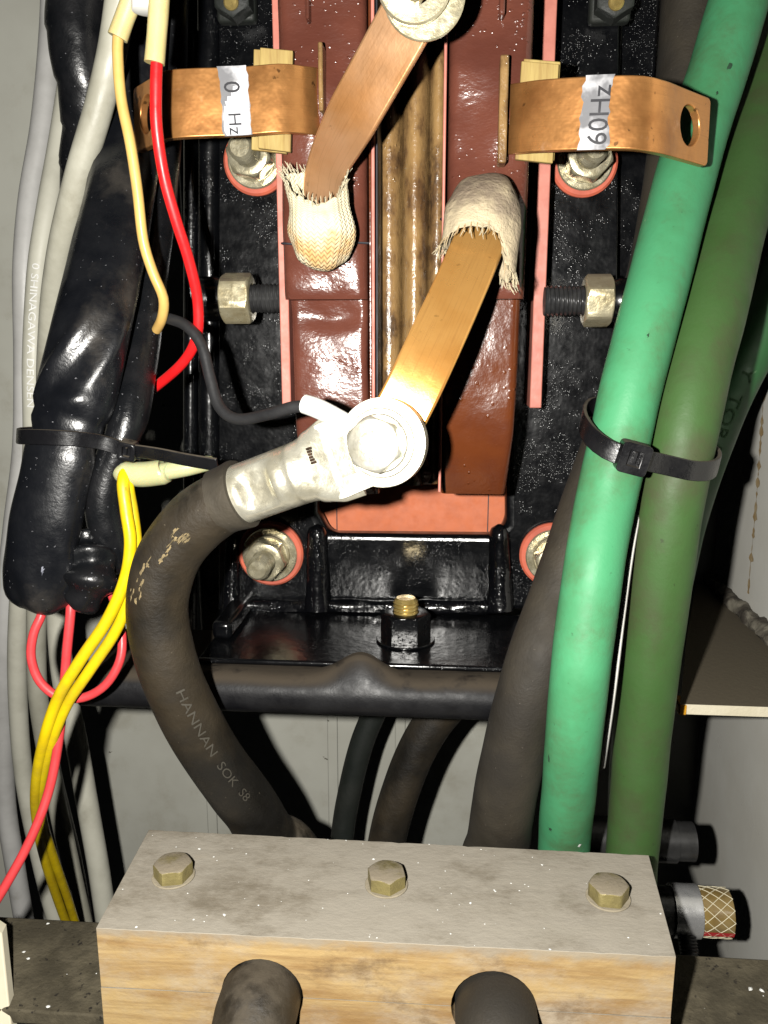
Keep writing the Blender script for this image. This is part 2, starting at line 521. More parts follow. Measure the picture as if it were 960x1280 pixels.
rubber_dark = M('dark_rubber_cable', (0.008, 0.011, 0.009), (0.014, 0.016, 0.013), ns=35, rough=0.6, bump=0.2, bs=800)
vinyl = M('black_vinyl_sleeve', (0.004, 0.0045, 0.006), (0.008, 0.0085, 0.01), ns=60, rough=0.3, rvar=0.1, bump=0.12, bs=900, specks=(500, 0.13, (0.14, 0.14, 0.15)),
          extra=lambda N, L, tc, mix, ramp, nz, mul, col: mix(mul(ramp(nz(24, 6), 0.54, 0.7), 0.65), col, (0.06, 0.053, 0.045)))
vinyl_clean = M('glossy_black_vinyl', (0.004, 0.0045, 0.0055), (0.009, 0.009, 0.01), ns=80, rough=0.3, rvar=0.08, bump=0.15, bs=900, specks=(600, 0.15, (0.13, 0.13, 0.14)))
nylon = M('black_nylon', (0.005, 0.005, 0.006), (0.009, 0.009, 0.01), rough=0.28, bump=0.1, bs=900, dust=(0.08, 0.065, 0.045), dlo=0.55, dhi=1.0)
greyc = M('grey_vinyl_cable', (0.52, 0.51, 0.43), (0.42, 0.41, 0.34), ns=45, rough=0.5, bump=0.05, bs=500, extra=lambda N, L, tc, mix, ramp, nz, mul, col: mix(mul(ramp(nz(40, 6), 0.55, 0.75), 0.5), col, (0.2, 0.18, 0.13)))
greyc3 = M('soiled_dimmed_grey_cable', (0.4, 0.39, 0.32), (0.31, 0.3, 0.24), ns=45, rough=0.5, bump=0.08, bs=500, extra=lambda N, L, tc, mix, ramp, nz, mul, col: mix(mul(ramp(nz(34, 7), 0.48, 0.7), 0.6), col, (0.17, 0.15, 0.1)))  # base darkened to offset the closer flash; brown mottling is dirt
greyc2 = M('bluish_grey_vinyl_cable', (0.46, 0.455, 0.44), (0.38, 0.375, 0.36), ns=45, rough=0.5, bump=0.05, bs=500, extra=lambda N, L, tc, mix, ramp, nz, mul, col: mix(mul(ramp(nz(40, 6), 0.58, 0.75), 0.4), col, (0.18, 0.165, 0.13)))
def grubby(dirt, amt):
    def fn(N, L, tc, mix, ramp, nz, mul, col):
        col = mix(mul(ramp(nz(27, 8, 0.75), 0.46, 0.74), amt), col, dirt)
        return mix(mul(ramp(nz(260, 4), 0.68, 0.76), 0.5), col, tuple(c * 0.35 for c in dirt))
    return fn
green = M('bright_green_cable', (0.07, 0.31, 0.14), (0.06, 0.225, 0.095), ns=30, mixlo=0.4, mixhi=0.7, rough=0.55, spec=0.35, bump=0.1, bs=500, extra=grubby((0.08, 0.13, 0.055), 0.75))
dgreen = M('dull_green_cable', (0.047, 0.108, 0.028), (0.052, 0.078, 0.028), ns=30, mixlo=0.4, mixhi=0.7, rough=0.6, spec=0.35, bump=0.1, bs=500, extra=grubby((0.06, 0.06, 0.03), 0.7))
fgreen = M('deep_green_cable', (0.03, 0.13, 0.04), (0.03, 0.09, 0.035), ns=30, rough=0.5, bump=0.05)
redw = M('red_wire', (0.7, 0.012, 0.014), (0.62, 0.01, 0.012), rough=0.4, bump=0.04)
pinkred = M('faded_red_wire', (0.66, 0.05, 0.055), (0.58, 0.045, 0.05), ns=70, rough=0.45, bump=0.04)
tanw = M('tan_wire', (0.62, 0.4, 0.12), (0.55, 0.34, 0.1), ns=70, rough=0.45, bump=0.04)
yelw = M('yellow_wire', (0.74, 0.54, 0.005), (0.62, 0.43, 0.005), ns=70, rough=0.4, bump=0.06, extra=grubby((0.25, 0.17, 0.02), 0.5))
blackw = M('black_wire', (0.014, 0.014, 0.015), (0.022, 0.022, 0.023), rough=0.5, bump=0.08, bs=600)
cream = M('cream_vinyl_cap', (0.6, 0.51, 0.24), (0.54, 0.44, 0.19), ns=70, rough=0.45, sss=0.2)
clearpl = M('milky_connector', (0.46, 0.46, 0.25), (0.4, 0.39, 0.2), ns=60, rough=0.3, sss=0.3, coat=0.3)
whitepl = M('white_plastic', (0.78, 0.77, 0.72), rough=0.5)
wallm = M('grey_cabinet_paint', (0.6, 0.6, 0.53), (0.53, 0.525, 0.46), ns=12, rough=0.42, rvar=0.08, bump=0.05, bs=300, specks=(60, 0.07, (0.16, 0.15, 0.12)),
          extra=lambda N, L, tc, mix, ramp, nz, mul, col: mix(mul(ramp(nz(15, 8, 0.7), 0.48, 0.72), 0.5), col, (0.33, 0.3, 0.22)))
wallr = M('brightened_cabinet_paint', (0.86, 0.85, 0.78), (0.8, 0.78, 0.7), ns=12, rough=0.32, rvar=0.08, bump=0.05, bs=300, specks=(60, 0.07, (0.3, 0.28, 0.22)))  # wall colour lightened to stand in for light the flash doesn't give
rust = M('rust_run', (0.4, 0.27, 0.12), (0.5, 0.4, 0.24), ns=200, rough=0.8, bump=0.3)
creamp = M('cream_paint', (0.72, 0.66, 0.5), (0.66, 0.6, 0.44), ns=60, rough=0.5, bump=0.05)
orangep = M('orange_paint', (0.75, 0.36, 0.02), rough=0.5)
grime = M('grimy_shelf', (0.06, 0.05, 0.03), (0.13, 0.11, 0.07), ns=70, rough=0.85, bump=0.7, bs=350, bd=6, extra=lambda N, L, tc, mix, ramp, nz, mul, col: mix(ramp(nz(260, 3), 0.62, 0.7), col, (0.018, 0.014, 0.01)))
railm = M('dusty_black_rail', (0.004, 0.004, 0.005), (0.008, 0.008, 0.009), rough=0.5, spec=0.28, bump=0.1, bs=700, dust=(0.055, 0.043, 0.03), dlo=0.45, dhi=0.85)
weldm = M('weld_bead', (0.06, 0.05, 0.04), (0.25, 0.23, 0.18), ns=110, rough=0.7, bump=0.5, bs=300)
def woodx(N, L, tc, mix, ramp, nz, mul, col):
    mp2 = N.new('ShaderNodeMapping'); mp2.inputs['Scale'].default_value = (14, 70, 120); L.new(tc.outputs['Object'], mp2.inputs['Vector'])
    q = N.new('ShaderNodeTexNoise'); q.inputs['Scale'].default_value = 1; q.inputs['Detail'].default_value = 8; q.inputs['Roughness'].default_value = 0.65
    q.inputs['Distortion'].default_value = 0.6
    L.new(mp2.outputs[0], q.inputs['Vector'])
    c = mix(ramp(q.outputs[0], 0.3, 0.66), (0.29, 0.165, 0.06), (0.5, 0.35, 0.155))
    mp3 = N.new('ShaderNodeMapping'); mp3.inputs['Scale'].default_value = (16, 350, 800); L.new(tc.outputs['Object'], mp3.inputs['Vector'])
    q3 = N.new('ShaderNodeTexNoise'); q3.inputs['Scale'].default_value = 1; q3.inputs['Detail'].default_value = 5; L.new(mp3.outputs[0], q3.inputs['Vector'])
    c = mix(mul(ramp(q3.outputs[0], 0.48, 0.7), 0.35), c, (0.26, 0.16, 0.075))
    c = mix(mul(ramp(nz(26, 7, 0.7), 0.42, 0.66), 0.75), c, (0.46, 0.4, 0.31))
    c = mix(mul(ramp(nz(48, 7, 0.75), 0.52, 0.7), 0.75), c, (0.17, 0.105, 0.05))
    so_ = N.new('ShaderNodeSeparateXYZ'); L.new(tc.outputs['Object'], so_.inputs[0])
    ed_ = N.new('ShaderNodeMath'); ed_.operation = 'ADD'; L.new(so_.outputs[2], ed_.inputs[0])
    L.new(mul(nz(140, 5), 0.012), ed_.inputs[1])
    c = mix(mul(ramp(ed_.outputs[0], 0.0535, 0.0585), 0.8), c, (0.33, 0.29, 0.225))
    ge = N.new('ShaderNodeNewGeometry'); sx = N.new('ShaderNodeSeparateXYZ'); L.new(ge.outputs['Normal'], sx.inputs[0])
    dz = mul(ramp(sx.outputs[2], 0.35, 0.8), ramp(nz(60, 6, 0.7), 0.05, 0.4))
    dd = mix(ramp(nz(28, 8, 0.75), 0.42, 0.66), (0.36, 0.325, 0.265), (0.2, 0.17, 0.125))
    return mix(dz, c, dd)
wood = M('dusty_wood', (0.5, 0.33, 0.15), rough=0.75, bump=0.35, bs=260, bd=7, stretch=(0.6, 1, 1), extra=woodx)
dustbolt = M('dust_covered_zinc', (0.3, 0.25, 0.1), (0.2, 0.165, 0.07), ns=140, rough=0.5, metal=0.35, bump=0.3, bs=500, dust=(0.3, 0.255, 0.185), dlo=0.5, dhi=0.8)
inkw = M('pale_print', (0.7, 0.7, 0.68), rough=0.6)
inkf = M('faint_print', (0.06, 0.054, 0.042), rough=0.7)
inkg = M('green_print', (0.1, 0.22, 0.1), rough=0.7)
inkb = M('black_print', (0.02, 0.02, 0.025), rough=0.5)
tape = M('white_label_tape', (0.66, 0.66, 0.69), (0.58, 0.58, 0.62), ns=120, rough=0.28, bump=0.25, bs=130)
tape_grey = M('grey_label_tape', (0.2, 0.2, 0.21), (0.52, 0.52, 0.54), ns=75, mixlo=0.45, mixhi=0.6, rough=0.22, bump=0.25, bs=150)
chipm = M('white_chip', (0.8, 0.8, 0.76), rough=0.7)
scuffm = M('tan_scuff', (0.24, 0.18, 0.09), (0.13, 0.1, 0.05), ns=400, rough=0.85, bump=0.5, bs=900)
def netx(N, L, tc, mix, ramp, nz, mul, col):
    return col
hosem = M('gold_hose', (0.26, 0.18, 0.06), (0.17, 0.11, 0.04), ns=90, rough=0.25, bump=0.05, coat=0.5)
hosedk = M('dark_hose', (0.02, 0.02, 0.02), (0.03, 0.03, 0.03), rough=0.35, bump=0.1)
hoseline = M('hose_yarn', (0.75, 0.68, 0.48), rough=0.6)
redline = M('red_stripe', (0.45, 0.02, 0.025), rough=0.4)
bandm = M('steel_band', (0.6, 0.6, 0.6), (0.5, 0.5, 0.5), rough=0.3, metal=0.7, bump=0.05)

# ================================================================== SETTING
YW = 0.52                                     # back wall
XR = PX(885, 740, 0.168).x
g = box(-0.5, XR + 0.02, YW, YW + 0.004, -0.5, 0.8)
bw = mk('cabinet_wall_back', g, wallm, kind='structure')
for a, b, wd in ((490, 412, 0.0), (404, 0, 0)):
    pass
# folded seams of the back sheet
for px in (262, 416, 500):
    q = P(px, 960, YW - 0.002)
    gg = box(q.x - 0.0035, q.x + 0.0035, YW - 0.0025, YW - 0.0003, -0.3, 0.22)
    mk('panel_seam', gg, wallm, bw, bevel=0.0008)
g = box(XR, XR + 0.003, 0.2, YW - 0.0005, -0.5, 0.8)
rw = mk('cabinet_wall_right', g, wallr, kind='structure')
# rust runs down the right wall
pr = [PX(px, py, XR - 0.0004) for px, py in ((962, 380), (956, 470), (950, 560), (944, 640), (938, 705), (935, 742))]
v, f = [], []
k = 0
p_, _, s_ = resample(pr, [0] * 6, 0.0015)
for i, q in enumerate(p_):
    hw = 0.005 * max(0.02, noise.noise(Vector((i * 0.33, 3, 1))) + 0.5 * noise.noise(Vector((i * 1.3, 8, 1))) + 0.25)
    v += [q + Vector((0, -hw, 0)), q + Vector((0, hw * 0.8, 0))]
    if i: f.append((2 * i - 2, 2 * i - 1, 2 * i + 1, 2 * i))
mk('rust_streak', G().add(v, f), rust, rw)

# shelf bar that carries the clamp
sb0 = PZ(100, 1175, 0).y
g = box(-0.24, XR - 0.001, 0.248, 0.296, -0.006, 0)
sh = mk('cabinet_floor', g, grime, bevel=0.0008, kind='structure')

# post at the lower left edge of the opening
a = P(0, 1176, 0.262); b = P(13, 1272, 0.245)
g = G()
g.add([P(-25, 1150, 0.262), P(2, 1168, 0.262), P(19, 1330, 0.240), P(-25, 1340, 0.240)] +
      [q + Vector((-0.0012, 0.006, 0)) for q in (P(-25, 1150, 0.262), P(2, 1168, 0.262), P(19, 1330, 0.240), P(-25, 1340, 0.240))],
      [(0, 1, 2, 3), (7, 6, 5, 4), (0, 4, 5, 1), (1, 5, 6, 2), (2, 6, 7, 3), (3, 7, 4, 0)])
mk('door_frame_edge', g, creamp, bevel=0.0006, label='cream painted sheet edge beside the grimy shelf', cat='frame')

# bracket plate on the right wall
zt = P(905, 882, 0.335).z
xl = P(850, 884, 0.335).x
t = thing('bracket_plate', (XR, 0.4, zt), 'cream steel bracket plate with grimy top welded to the grey wall', 'bracket')
yb = 0.5165
o = [(xl, 0.335), (XR - 0.0005, 0.335), (XR - 0.0005, yb), (P(868, 760, yb).x, yb), (P(858, 800, 0.42).x, 0.42)]
mk('plate', slab(o, [], lambda u, v, s: Vector((u, v, zt - s * 0.0045))), M('grimy_cream', (0.72, 0.66, 0.5), (0.66, 0.6, 0.44), ns=60, rough=0.6,
   dust=(0.105, 0.086, 0.055), dlo=0.6, dhi=0.8, dcov=(0.0, 0.2), bump=0.3, bs=400), t)
mk('orange_tip', box(xl - 0.0006, xl + 0.0028, 0.3343, 0.345, zt - 0.0048, zt - 0.0002), orangep, t, bevel=0.0006)
wp = [Vector((XR - 0.003, y, zt + 0.002)) for y in (0.515, 0.48, 0.44, 0.40, 0.36, 0.336)]
mk('weld_bead', tube(wp, 0.0045, 12, 0.0015, disp=lambda s, a: 0.0022 * noise.noise(Vector((s * 120, math.cos(a), math.sin(a)))) + 0.0009 * noise.noise(Vector((s * 420, 2 * math.cos(a), 2 * math.sin(a))))), weldm, t)

# ================================================================== TRANSFORMER
YF = 0.372
LZ = P(450, 763, YF).z                        # ledge height
YL = (lambda d: (LZ - CAM.z) / d.z * d.y)(ray(450, 829))
tr = thing('transformer', (P(500, 763, YF).x, YF, LZ), 'dry transformer with brown varnished coils in a black cast frame', 'transformer')
fr = mk('frame', plate_xz([(272, -60), (396, -60), (398, 640), (412, 668), (618, 670), (632, 655), (628, -60), (776, -60), (770, 700), (764, 764), (272, 764)], YF, 0.0115), enamel, tr, bevel=0.0038, segs=4)
q0 = P(228, 300, 0.390); q1 = P(286, 300, 0.390); zb = P(240, 800, 0.390).z
g = box(q0.x, q1.x, 0.3885, 0.396, zb, 0.5)
mk('side_flange', g, enamel, tr, bevel=0.0015)
q0 = P(762, 300, 0.390); q1 = P(806, 300, 0.390)
mk('side_flange', box(q0.x, q1.x, 0.3885, 0.396, zb, 0.5), enamel, tr, bevel=0.0015)
# upright round bars in the recess left of the frame
mk('upright_bar', tube([P(240, 40, 0.380), P(239, 330, 0.380), P(238, 640, 0.380), P(237, 790, 0.380)], 0.0035, 16), enamel, tr)
mk('upright_bar', tube([P(262, -20, 0.378), P(262, 330, 0.378), P(262, 600, 0.378)], 0.0052, 16), enamel, tr)
# foot ledge
X0 = P(246, 826, YL).x; X1 = P(690, 832, YL).x
mk('foot_ledge', box(X0, X1, YL, YF - 0.0005, LZ - 0.0024, LZ), enamel, fr, bevel=0.0011, segs=3)
mk('side_web', box(X0 + 0.0005, X0 + 0.009, YL + 0.02, YF + 0.01, LZ + 0.0003, P(280, 738, YF).z), enamel, fr, bevel=0.002)
for x0, x1, yy in ((300, 395, 756), (400, 628, 757)):
    mk('fillet', tube([P(x0, yy, YF - 0.002), P((x0 + x1) / 2, yy + 2, YF - 0.002), P(x1, yy + 1, YF - 0.002)], 0.0036, 14, disp=lambda s, a: 0.0007 * noise.noise(Vector((s * 90, a, 2)))), enamel_rough, fr)
for px in (396, 624):
    mk('rib', tube([P(px, 655, YF - 0.001), P(px + 1, 700, YF - 0.0015), P(px + 1, 762, YF - 0.004)], [0.0045, 0.0052, 0.0062], 16, disp=lambda s, a: 0.0006 * noise.noise(Vector((s * 110, a, 5))), dome=1), enamel_rough, fr)
mk('rib', tube([P(292, 668, YF - 0.001), P(290, 720, YF - 0.002), P(290, 760, YF - 0.004)], [0.0035, 0.004, 0.005], 14, dome=1), enamel_rough, fr)
# boards
g = plate_xz([(380, 540), (655, 540), (655, 700), (380, 700)], 0.3880, 0.003)
cb = mk('insulation_board', g, coral, tr, label='coral red insulating board behind the frame opening')
for px in (421, 610):
    q = P(px, 640, 0.3875)
    mk('board_joint', box(q.x - 0.0002, q.x + 0.0002, 0.3872, 0.38795, P(px, 690, .3875).z, P(px, 560, .3875).z), inkb, cb)
z_end = P(672, 509, 0.342).z
mk('side_board', box(P(350.5, 430, 0.3125).x, P(362, 430, 0.3125).x, 0.3125, 0.3715, P(366, 508, 0.3125).z, 0.5), pink, tr, bevel=0.0004)
mk('side_board', box(P(666, 400, 0.347).x, P(681, 400, 0.347).x, 0.347, 0.3715, P(660, 510, 0.347).z, 0.5), pink, tr, bevel=0.0004)

# --- coils
YC = 0.306
def rnd(t, w, r):                             # rounded long edges, t across 0..1 of width w
    d = min(t, 1 - t) * w
    return r - math.sqrt(max(0, r * r - (r - d)**2)) if d < r else 0
def gauss(x, z, c, sx, sz):
    return math.exp(-((x - c.x) / sx)**2 - ((z - c.z) / sz)**2)
zs = P(410, 374, YC).z
coils = []
for side in (0, 1):
    if side == 0:
        xa, xb = P(354, 370, YC).x, P(459, 370, YC).x
        bc = P(402, 285, YC); tb = P(385, 125, YC)
    else:
        xa, xb = P(557, 370, YC).x, P(656, 370, YC).x
        bc = P(606, 265, YC); tb = P(640, 140, YC)
    wdt = xb - xa
    def fr_up(x, z, t, bc=bc, tb=tb, wdt=wdt):
        y = YC + rnd(t, wdt, 0.0035)
        y -= 0.0052 * gauss(x, z, bc, 0.011, 0.013) + 0.003 * gauss(x, z, tb, 0.009, 0.014)
        y -= 0.0007 * noise.noise(Vector((x * 80, z * 80, side * 9)))
        if z - zs < 0.002: y += 0.001 * (1 - (z - zs) / 0.002)
        return y
    c = mk('coil', hbox(xa, xb, zs, 0.5, fr_up, 0.3695, 30, 110), varnish, tr, sharp=50)
    coils.append(c)
    # lower winding tapering and curling back under
    if side == 0:
        pts_l = [(374, 362, 460), (450, 365, 459), (540, 368, 462), (624, 374, 470)]
    else:
        pts_l = [(374, 548, 651), (450, 549, 648), (540, 549, 643), (622, 551, 634)]
    YLc = YC + 0.0045
    zz = [P(400, q[0], YLc).z for q in pts_l]
    xsA = [P(q[1], q[0], YLc).x for q in pts_l]; xsB = [P(q[2], q[0], YLc).x for q in pts_l]
    def interp(z, xs, zz=zz):
        for i in range(len(zz) - 1):
            if z >= zz[i + 1]:
                k = min(1, (z - zz[i + 1]) / (zz[i] - zz[i + 1])); return xs[i + 1] * (1 - k) + xs[i] * k
        return xs[-1]
    zbm = zz[-1]; ztp = zs - 0.0002
    def fr_lo(x, z, t, zbm=zbm, side=side):
        y = YLc + rnd(t, 0.03, 0.0028)
        h = (z - zbm) / (ztp - zbm)
        y += 0.012 * max(0, 0.55 - h)**2 * 3.3
        y -= 0.0006 * noise.noise(Vector((x * 70, z * 70, 4 + side)))
        if side == 0:
            y += 0.0022 * gauss(x, z, P(412, 395, YC), 0.012, 0.004) - 0.001 * gauss(x, z, P(414, 392, YC), 0.004, 0.002)
        return y
    mk('winding', hbox(lambda z: interp(z, xsA), lambda z: interp(z, xsB), zbm, ztp, fr_lo, 0.3695, 26, 60), varnish_smooth if side else varnish, c, sharp=50)
    # tie cord at the bulge
    for u, vv_ in (((353, 304), (373, 306)), ((436, 303), (461, 304))) if side == 0 else (((552, 273), (568, 271)),):
        pa, pb = P(*u, YC - 0.001), P(*vv_, YC - 0.0018)
        mk('tie_cord', tube([pa + Vector((0, 0.004, 0)), pa, pb], 0.0004, 6, 0.001), inkb, c)
# crease fins of the wrap
for (px, y0, y1, dx) in ((403, 56, 142, 0), (629, 72, 206, 1)):
    a, b = P(px - 4, y0, 0.300), P(px + 3, y1, 0.300)
    mk('wrap_edge', box(a.x, b.x, 0.2965, 0.3075, b.z, a.z), goldvar, coils[dx], bevel=0.0006)
for (px, y0, y1, dx) in ((384, -30, 25, 0), (628, -30, 20, 1)):
    a, b = P(px - 3, y0, 0.302), P(px + 3, y1, 0.302)
    mk('wrap_edge', box(a.x, b.x, 0.3005, 0.3075, b.z, a.z), varnish, coils[dx], bevel=0.0008)
# insulating paper edges beside the core
for (pa, pb, col) in ((460.5, 463.5, varnish_smooth), (464.5, 468.5, pink), (469, 471.5, inkb), (551, 554.5, pink)):
    a, b = P(pa, 370, 0.303), P(pb, 370, 0.303)
    mk('paper_edge', box(a.x, b.x, 0.303 if col is pink else 0.306, 0.3695, P(470, 610, 0.31).z, 0.5), col, tr, bevel=0.0003)
# corrugated varnished core between the coils
xa, xb = P(472, 370, 0.318).x, P(553, 370, 0.318).x
def fcore(x, z, t):
    y = 0.330
    for c0, hw, hh in ((0.16, 0.2, 0.008), (0.56, 0.22, 0.0125), (0.9, 0.14, 0.007)):
        u = (t - c0) / hw
        if abs(u) < 1: y = min(y, 0.330 - hh * math.sqrt(1 - u * u))
    return y - 0.0003 * noise.noise(Vector((x * 60, 1, z * 25)))
mk('core', hbox(xa, xb, P(510, 606, 0.32).z, 0.5, fcore, 0.3695, 60, 90), goldvar, tr, sharp=60)
a, b = P(474, 562, 0.325), P(547, 606, 0.325)
eb = hbox(a.x, b.x, b.z, a.z, lambda x, z, t: 0.326 - 0.004 * gauss(x, z, P(520, 590, .325), .012, .004) + rnd(t, .02, .002), 0.3695, 20, 20)
mk('end_block', eb, varnish_smooth, tr, sharp=50)

# --- frame bolts with coral washers
AX = Vector((0, -1, 0))
for (px, py, ln) in ((322, 203, 0.030), (729, 205, 0.030), (340, 690, 0.030), (690, 692, 0.030)):
    c = P(px, py, YF)
    m_ = sc(px, py, YF)
    st = mk('mounting_bolt', orient(thread(0.0053, ln, 0.0015), c + AX * 0.001, AX), zinc_clean, tr)
    mk('insulating_washer', orient(washer(41 * m_, 0.006, 0.0035), c + AX * 0.0003, AX), redrub, st)
    mk('flat_washer', orient(washer(34 * m_, 0.006, 0.002), c + AX * 0.004, AX), zinc_clean, st)
    mk('spring_washer', orient(washer(26 * m_, 0.006, 0.0028), c + AX * 0.0061, AX), zinc, st)
    mk('hex_nut', orient(hexa(0.0168, 0.009, 0.0054, rot=0.3), c + AX * 0.009, AX), zinc_clean, st)
# --- clamping studs left and right
for (nx0, nx1, sx1, py, sgn) in ((279, 318, 356, 373, 1), (764, 727, 680, 376, -1)):
    Ys = 0.334
    a = P(nx0, py, Ys); e = P(sx1, py, Ys); n1 = P(nx1, py, Ys)
    ax = Vector((sgn, 0, 0))
    st = mk('clamping_stud', orient(thread(0.0058, abs(e.x - a.x), 0.00165, tip=False), a, ax), steeldark, tr)
    mk('hex_nut', orient(hexa(0.0176, abs(n1.x - a.x) * 0.94, 0.0059, both=True, rot=0.36), a, ax, Vector((0, -1, 0))), zinc, st)
    bo = a - ax * 0.006
    mk('boss', orient(lathe([(0.0085, -0.004), (0.0085, 0.0035), (0.0075, 0.0058)], 24), bo, ax), enamel, st)
    mk('boss_web', box(min(bo.x - 0.004, bo.x + 0.004), bo.x + 0.004, Ys, YF, a.z - 0.006, a.z + 0.006), enamel, st, bevel=0.001)
# --- bolt through the foot ledge
c = P(505, 800, YF - 0.037); c.z = LZ
c = PZ(507, 800, LZ)
fb = mk('foot_bolt', orient(thread(0.0055, 0.0185, 0.0016), c + Vector((0, 0, 0.0005)), Vector((0, 0, 1))), brass, tr, label='brass threaded bolt end through a black nut on the frame foot')
mk('hex_nut', orient(hexa(0.0185, 0.0115, 0.0057, rot=0.52), c + Vector((0, 0, 0.0012)), Vector((0, 0, 1)), Vector((0, 1, 0))), enamel, fb)
mk('flat_washer', orient(washer(0.0125, 0.006, 0.001), c + Vector((0, 0, 0.0001)), Vector((0, 0, 1))), enamel, fb)
# --- hanging nuts at the top of the frame
for px in (296, 765):
    c = P(px, 4, YF - 0.006)
    tb_ = mk('top_bolt', orient(hexa(0.014, 0.009, rot=0.0), c + AX * 0.0, AX), rubber_dark, tr)
    mk('bracket', box(c.x - 0.0085, c.x + 0.0075, YF - 0.0065, YF - 0.0003, c.z - 0.0068, c.z + 0.03), rubber_dark, tb_, bevel=0.0015)
    mk('bolt_tip', orient(lathe([(0.003, 0), (0.003, 0.0008), (0.0024, 0.0014)], 20), c + AX * 0.009 + Vector((0, 0, -0.003)), AX), brass, tb_)

# --- lead straps of the coils
cv = lambda px, py, Y: P(px, py, Y)
def wdirs(pts, nrm=Vector((0, -1, 0.12))):
    return [t_.cross(nrm).normalized() for t_ in tangents(pts)]
lp = pt([(402, 262, 0.297), (403, 235, 0.2925), (410, 205, 0.288), (437, 152, 0.2785), (476, 82, 0.2712), (516, 10, 0.2645), (545, -45, 0.2600)])
g, at1, L1 = ribbon(lp, wdirs(lp), 0.0172, 0.0026, step=0.002, wfun=lambda u: 0.76 + 0.24 * min(1, max(0, (u - 0.12) / 0.3)))
ls = mk('lead_strap', g, copper_var, coils[0], bevel=0.0008, segs=3, label='copper strap rising from the cream braided sleeve')
rp = pt([(612, 262, 0.297), (603, 292, 0.286), (578, 352, 0.2725), (552, 410, 0.2610), (531, 455, 0.2545), (512, 495, 0.2518), (482, 553, 0.2505), (468, 580, 0.250)])
g, at2, L2 = ribbon(rp, wdirs(rp), 0.0168, 0.0026, step=0.002, rnd=(0, 0.004))
mk('lead_strap', g, copper_bright, coils[1], bevel=0.0008, segs=3, label='bright copper strap running down to the terminal lug')

# --- braided sleeves
def fringe(g, base, dirs, n, ln, r, seed):
    rn = random.Random(seed)
    for i in range(n):
        b0 = base(rn.random()); d = dirs(b0)
        j = Vector((rn.uniform(-1, 1), rn.uniform(-1, 0.3), rn.uniform(-1, 1))) * 0.35
        l = ln * rn.uniform(0.4, 1)
        tube([b0 - d * 0.001, b0 + (d + j * 0.5) * l * 0.5, b0 + (d + j) * l], [r, r, r * 0.4], 5, 0.002, g=g)
# left: pouch open at the top
bp = pt([(404, 330, 0.3050), (402, 314, 0.2975), (401, 285, 0.2930), (399, 250, 0.2900), (397, 222, 0.2870)])
sq = lambda u: (0.62, 1.0)
g = tube(bp, [0.0062, 0.0098, 0.0116, 0.0104, 0.0098], 44, 0.0011, squash=sq, ref=Vector((0, -1, 0.1)), cap1=False, dome=1,
         disp=lambda s, a: 0.0016 * noise.noise(Vector((s * 75, math.cos(a) * 1.6, math.sin(a) * 1.6))))
n = 44; m = len(g.v) // n
rn = random.Random(3)
jag = []
Tm = (bp[-1] - bp[-2]).normalized()
for k in range(n):
    an = 2 * PI * k / n
    frontness = max(0, math.cos(an))
    drop = -0.0072 * frontness**1.5 + rn.uniform(-0.0012, 0.0012)
    for i in range(m):
        wgt = max(0, (i - m * 0.62) / (m * 0.38))**1.2
        g.v[i * n + k] += Tm * drop * wgt
        if wgt > 0: g.v[i * n + k] += Vector((0.0008 * math.sin(an) * wgt, 0, 0))
bs1 = mk('braided_sleeve', g, braid, coils[0], sharp=80, label='cream cotton sleeve, pouch shaped and frayed at its top')
so = bs1.modifiers.new('thick', 'SOLIDIFY'); so.thickness = 0.0007
last = [g.v[(m - 1) * n + k] for k in range(n)]
gf = G()
fringe(gf, lambda r_: last[int(r_ * n) % n], lambda b0: (Tm + Vector(((b0.x - bp[-1].x) * 40, -0.2, 0))).normalized(), 110, 0.0036, 0.0002, 5)
mk('frayed_ends', gf, braid, coils[0], kind='stuff')
# right: hood open downward
bp = pt([(604, 232, 0.3040), (605, 243, 0.2960), (606, 262, 0.2890), (603, 285, 0.2850), (599, 312, 0.2840)])
g = tube(bp, [0.0085, 0.0112, 0.0122, 0.0123, 0.0126], 44, 0.0011, squash=lambda u: (0.66, 1.0), ref=Vector((0, -1, 0.1)), cap1=False, dome=1,
         disp=lambda s, a: 0.0016 * noise.noise(Vector((s * 80, math.cos(a) * 1.6, math.sin(a) * 1.6 + 7))))
m = len(g.v) // n
Tm = (bp[-1] - bp[-2]).normalized()
mx = sum((q.x for q in g.v[(m - 1) * n:]), 0) / n
for k in range(n):
    an = 2 * PI * k / n
    x_ = (g.v[(m - 1) * n + k].x - bp[-1].x) / 0.0126
    frontness = max(0, math.cos(an))
    drop = -0.0062 * frontness**1.2 + rn.uniform(-0.0012, 0.0012)
    if x_ > 0.35: drop += 0.009 * min(1, (x_ - 0.35) / 0.35)
    for i in range(m):
        wgt = max(0, (i - m * 0.55) / (m * 0.45))**1.2
        g.v[i * n + k] += Tm * drop * wgt
braid2 = braid
bs2 = mk('braided_sleeve', g, M('resin_soaked_braid', (0.23, 0.18, 0.13), (0.46, 0.38, 0.25), ns=60, mixlo=0.4, mixhi=0.62, rough=0.6, bump=0.8, bs=450), coils[1], sharp=80, label='resin soaked cloth hood with ragged frayed mouth')
so = bs2.modifiers.new('thick', 'SOLIDIFY'); so.thickness = 0.0008
last = [g.v[(m - 1) * n + k] for k in range(n)]
gf = G()
fringe(gf, lambda r_: last[int(r_ * n) % n], lambda b0: (Tm + Vector(((b0.x - bp[-1].x) * 30, -0.25, 0))).normalized(), 150, 0.0040, 0.0002, 8)
mk('frayed_ends', gf, braid, coils[1], kind='stuff')

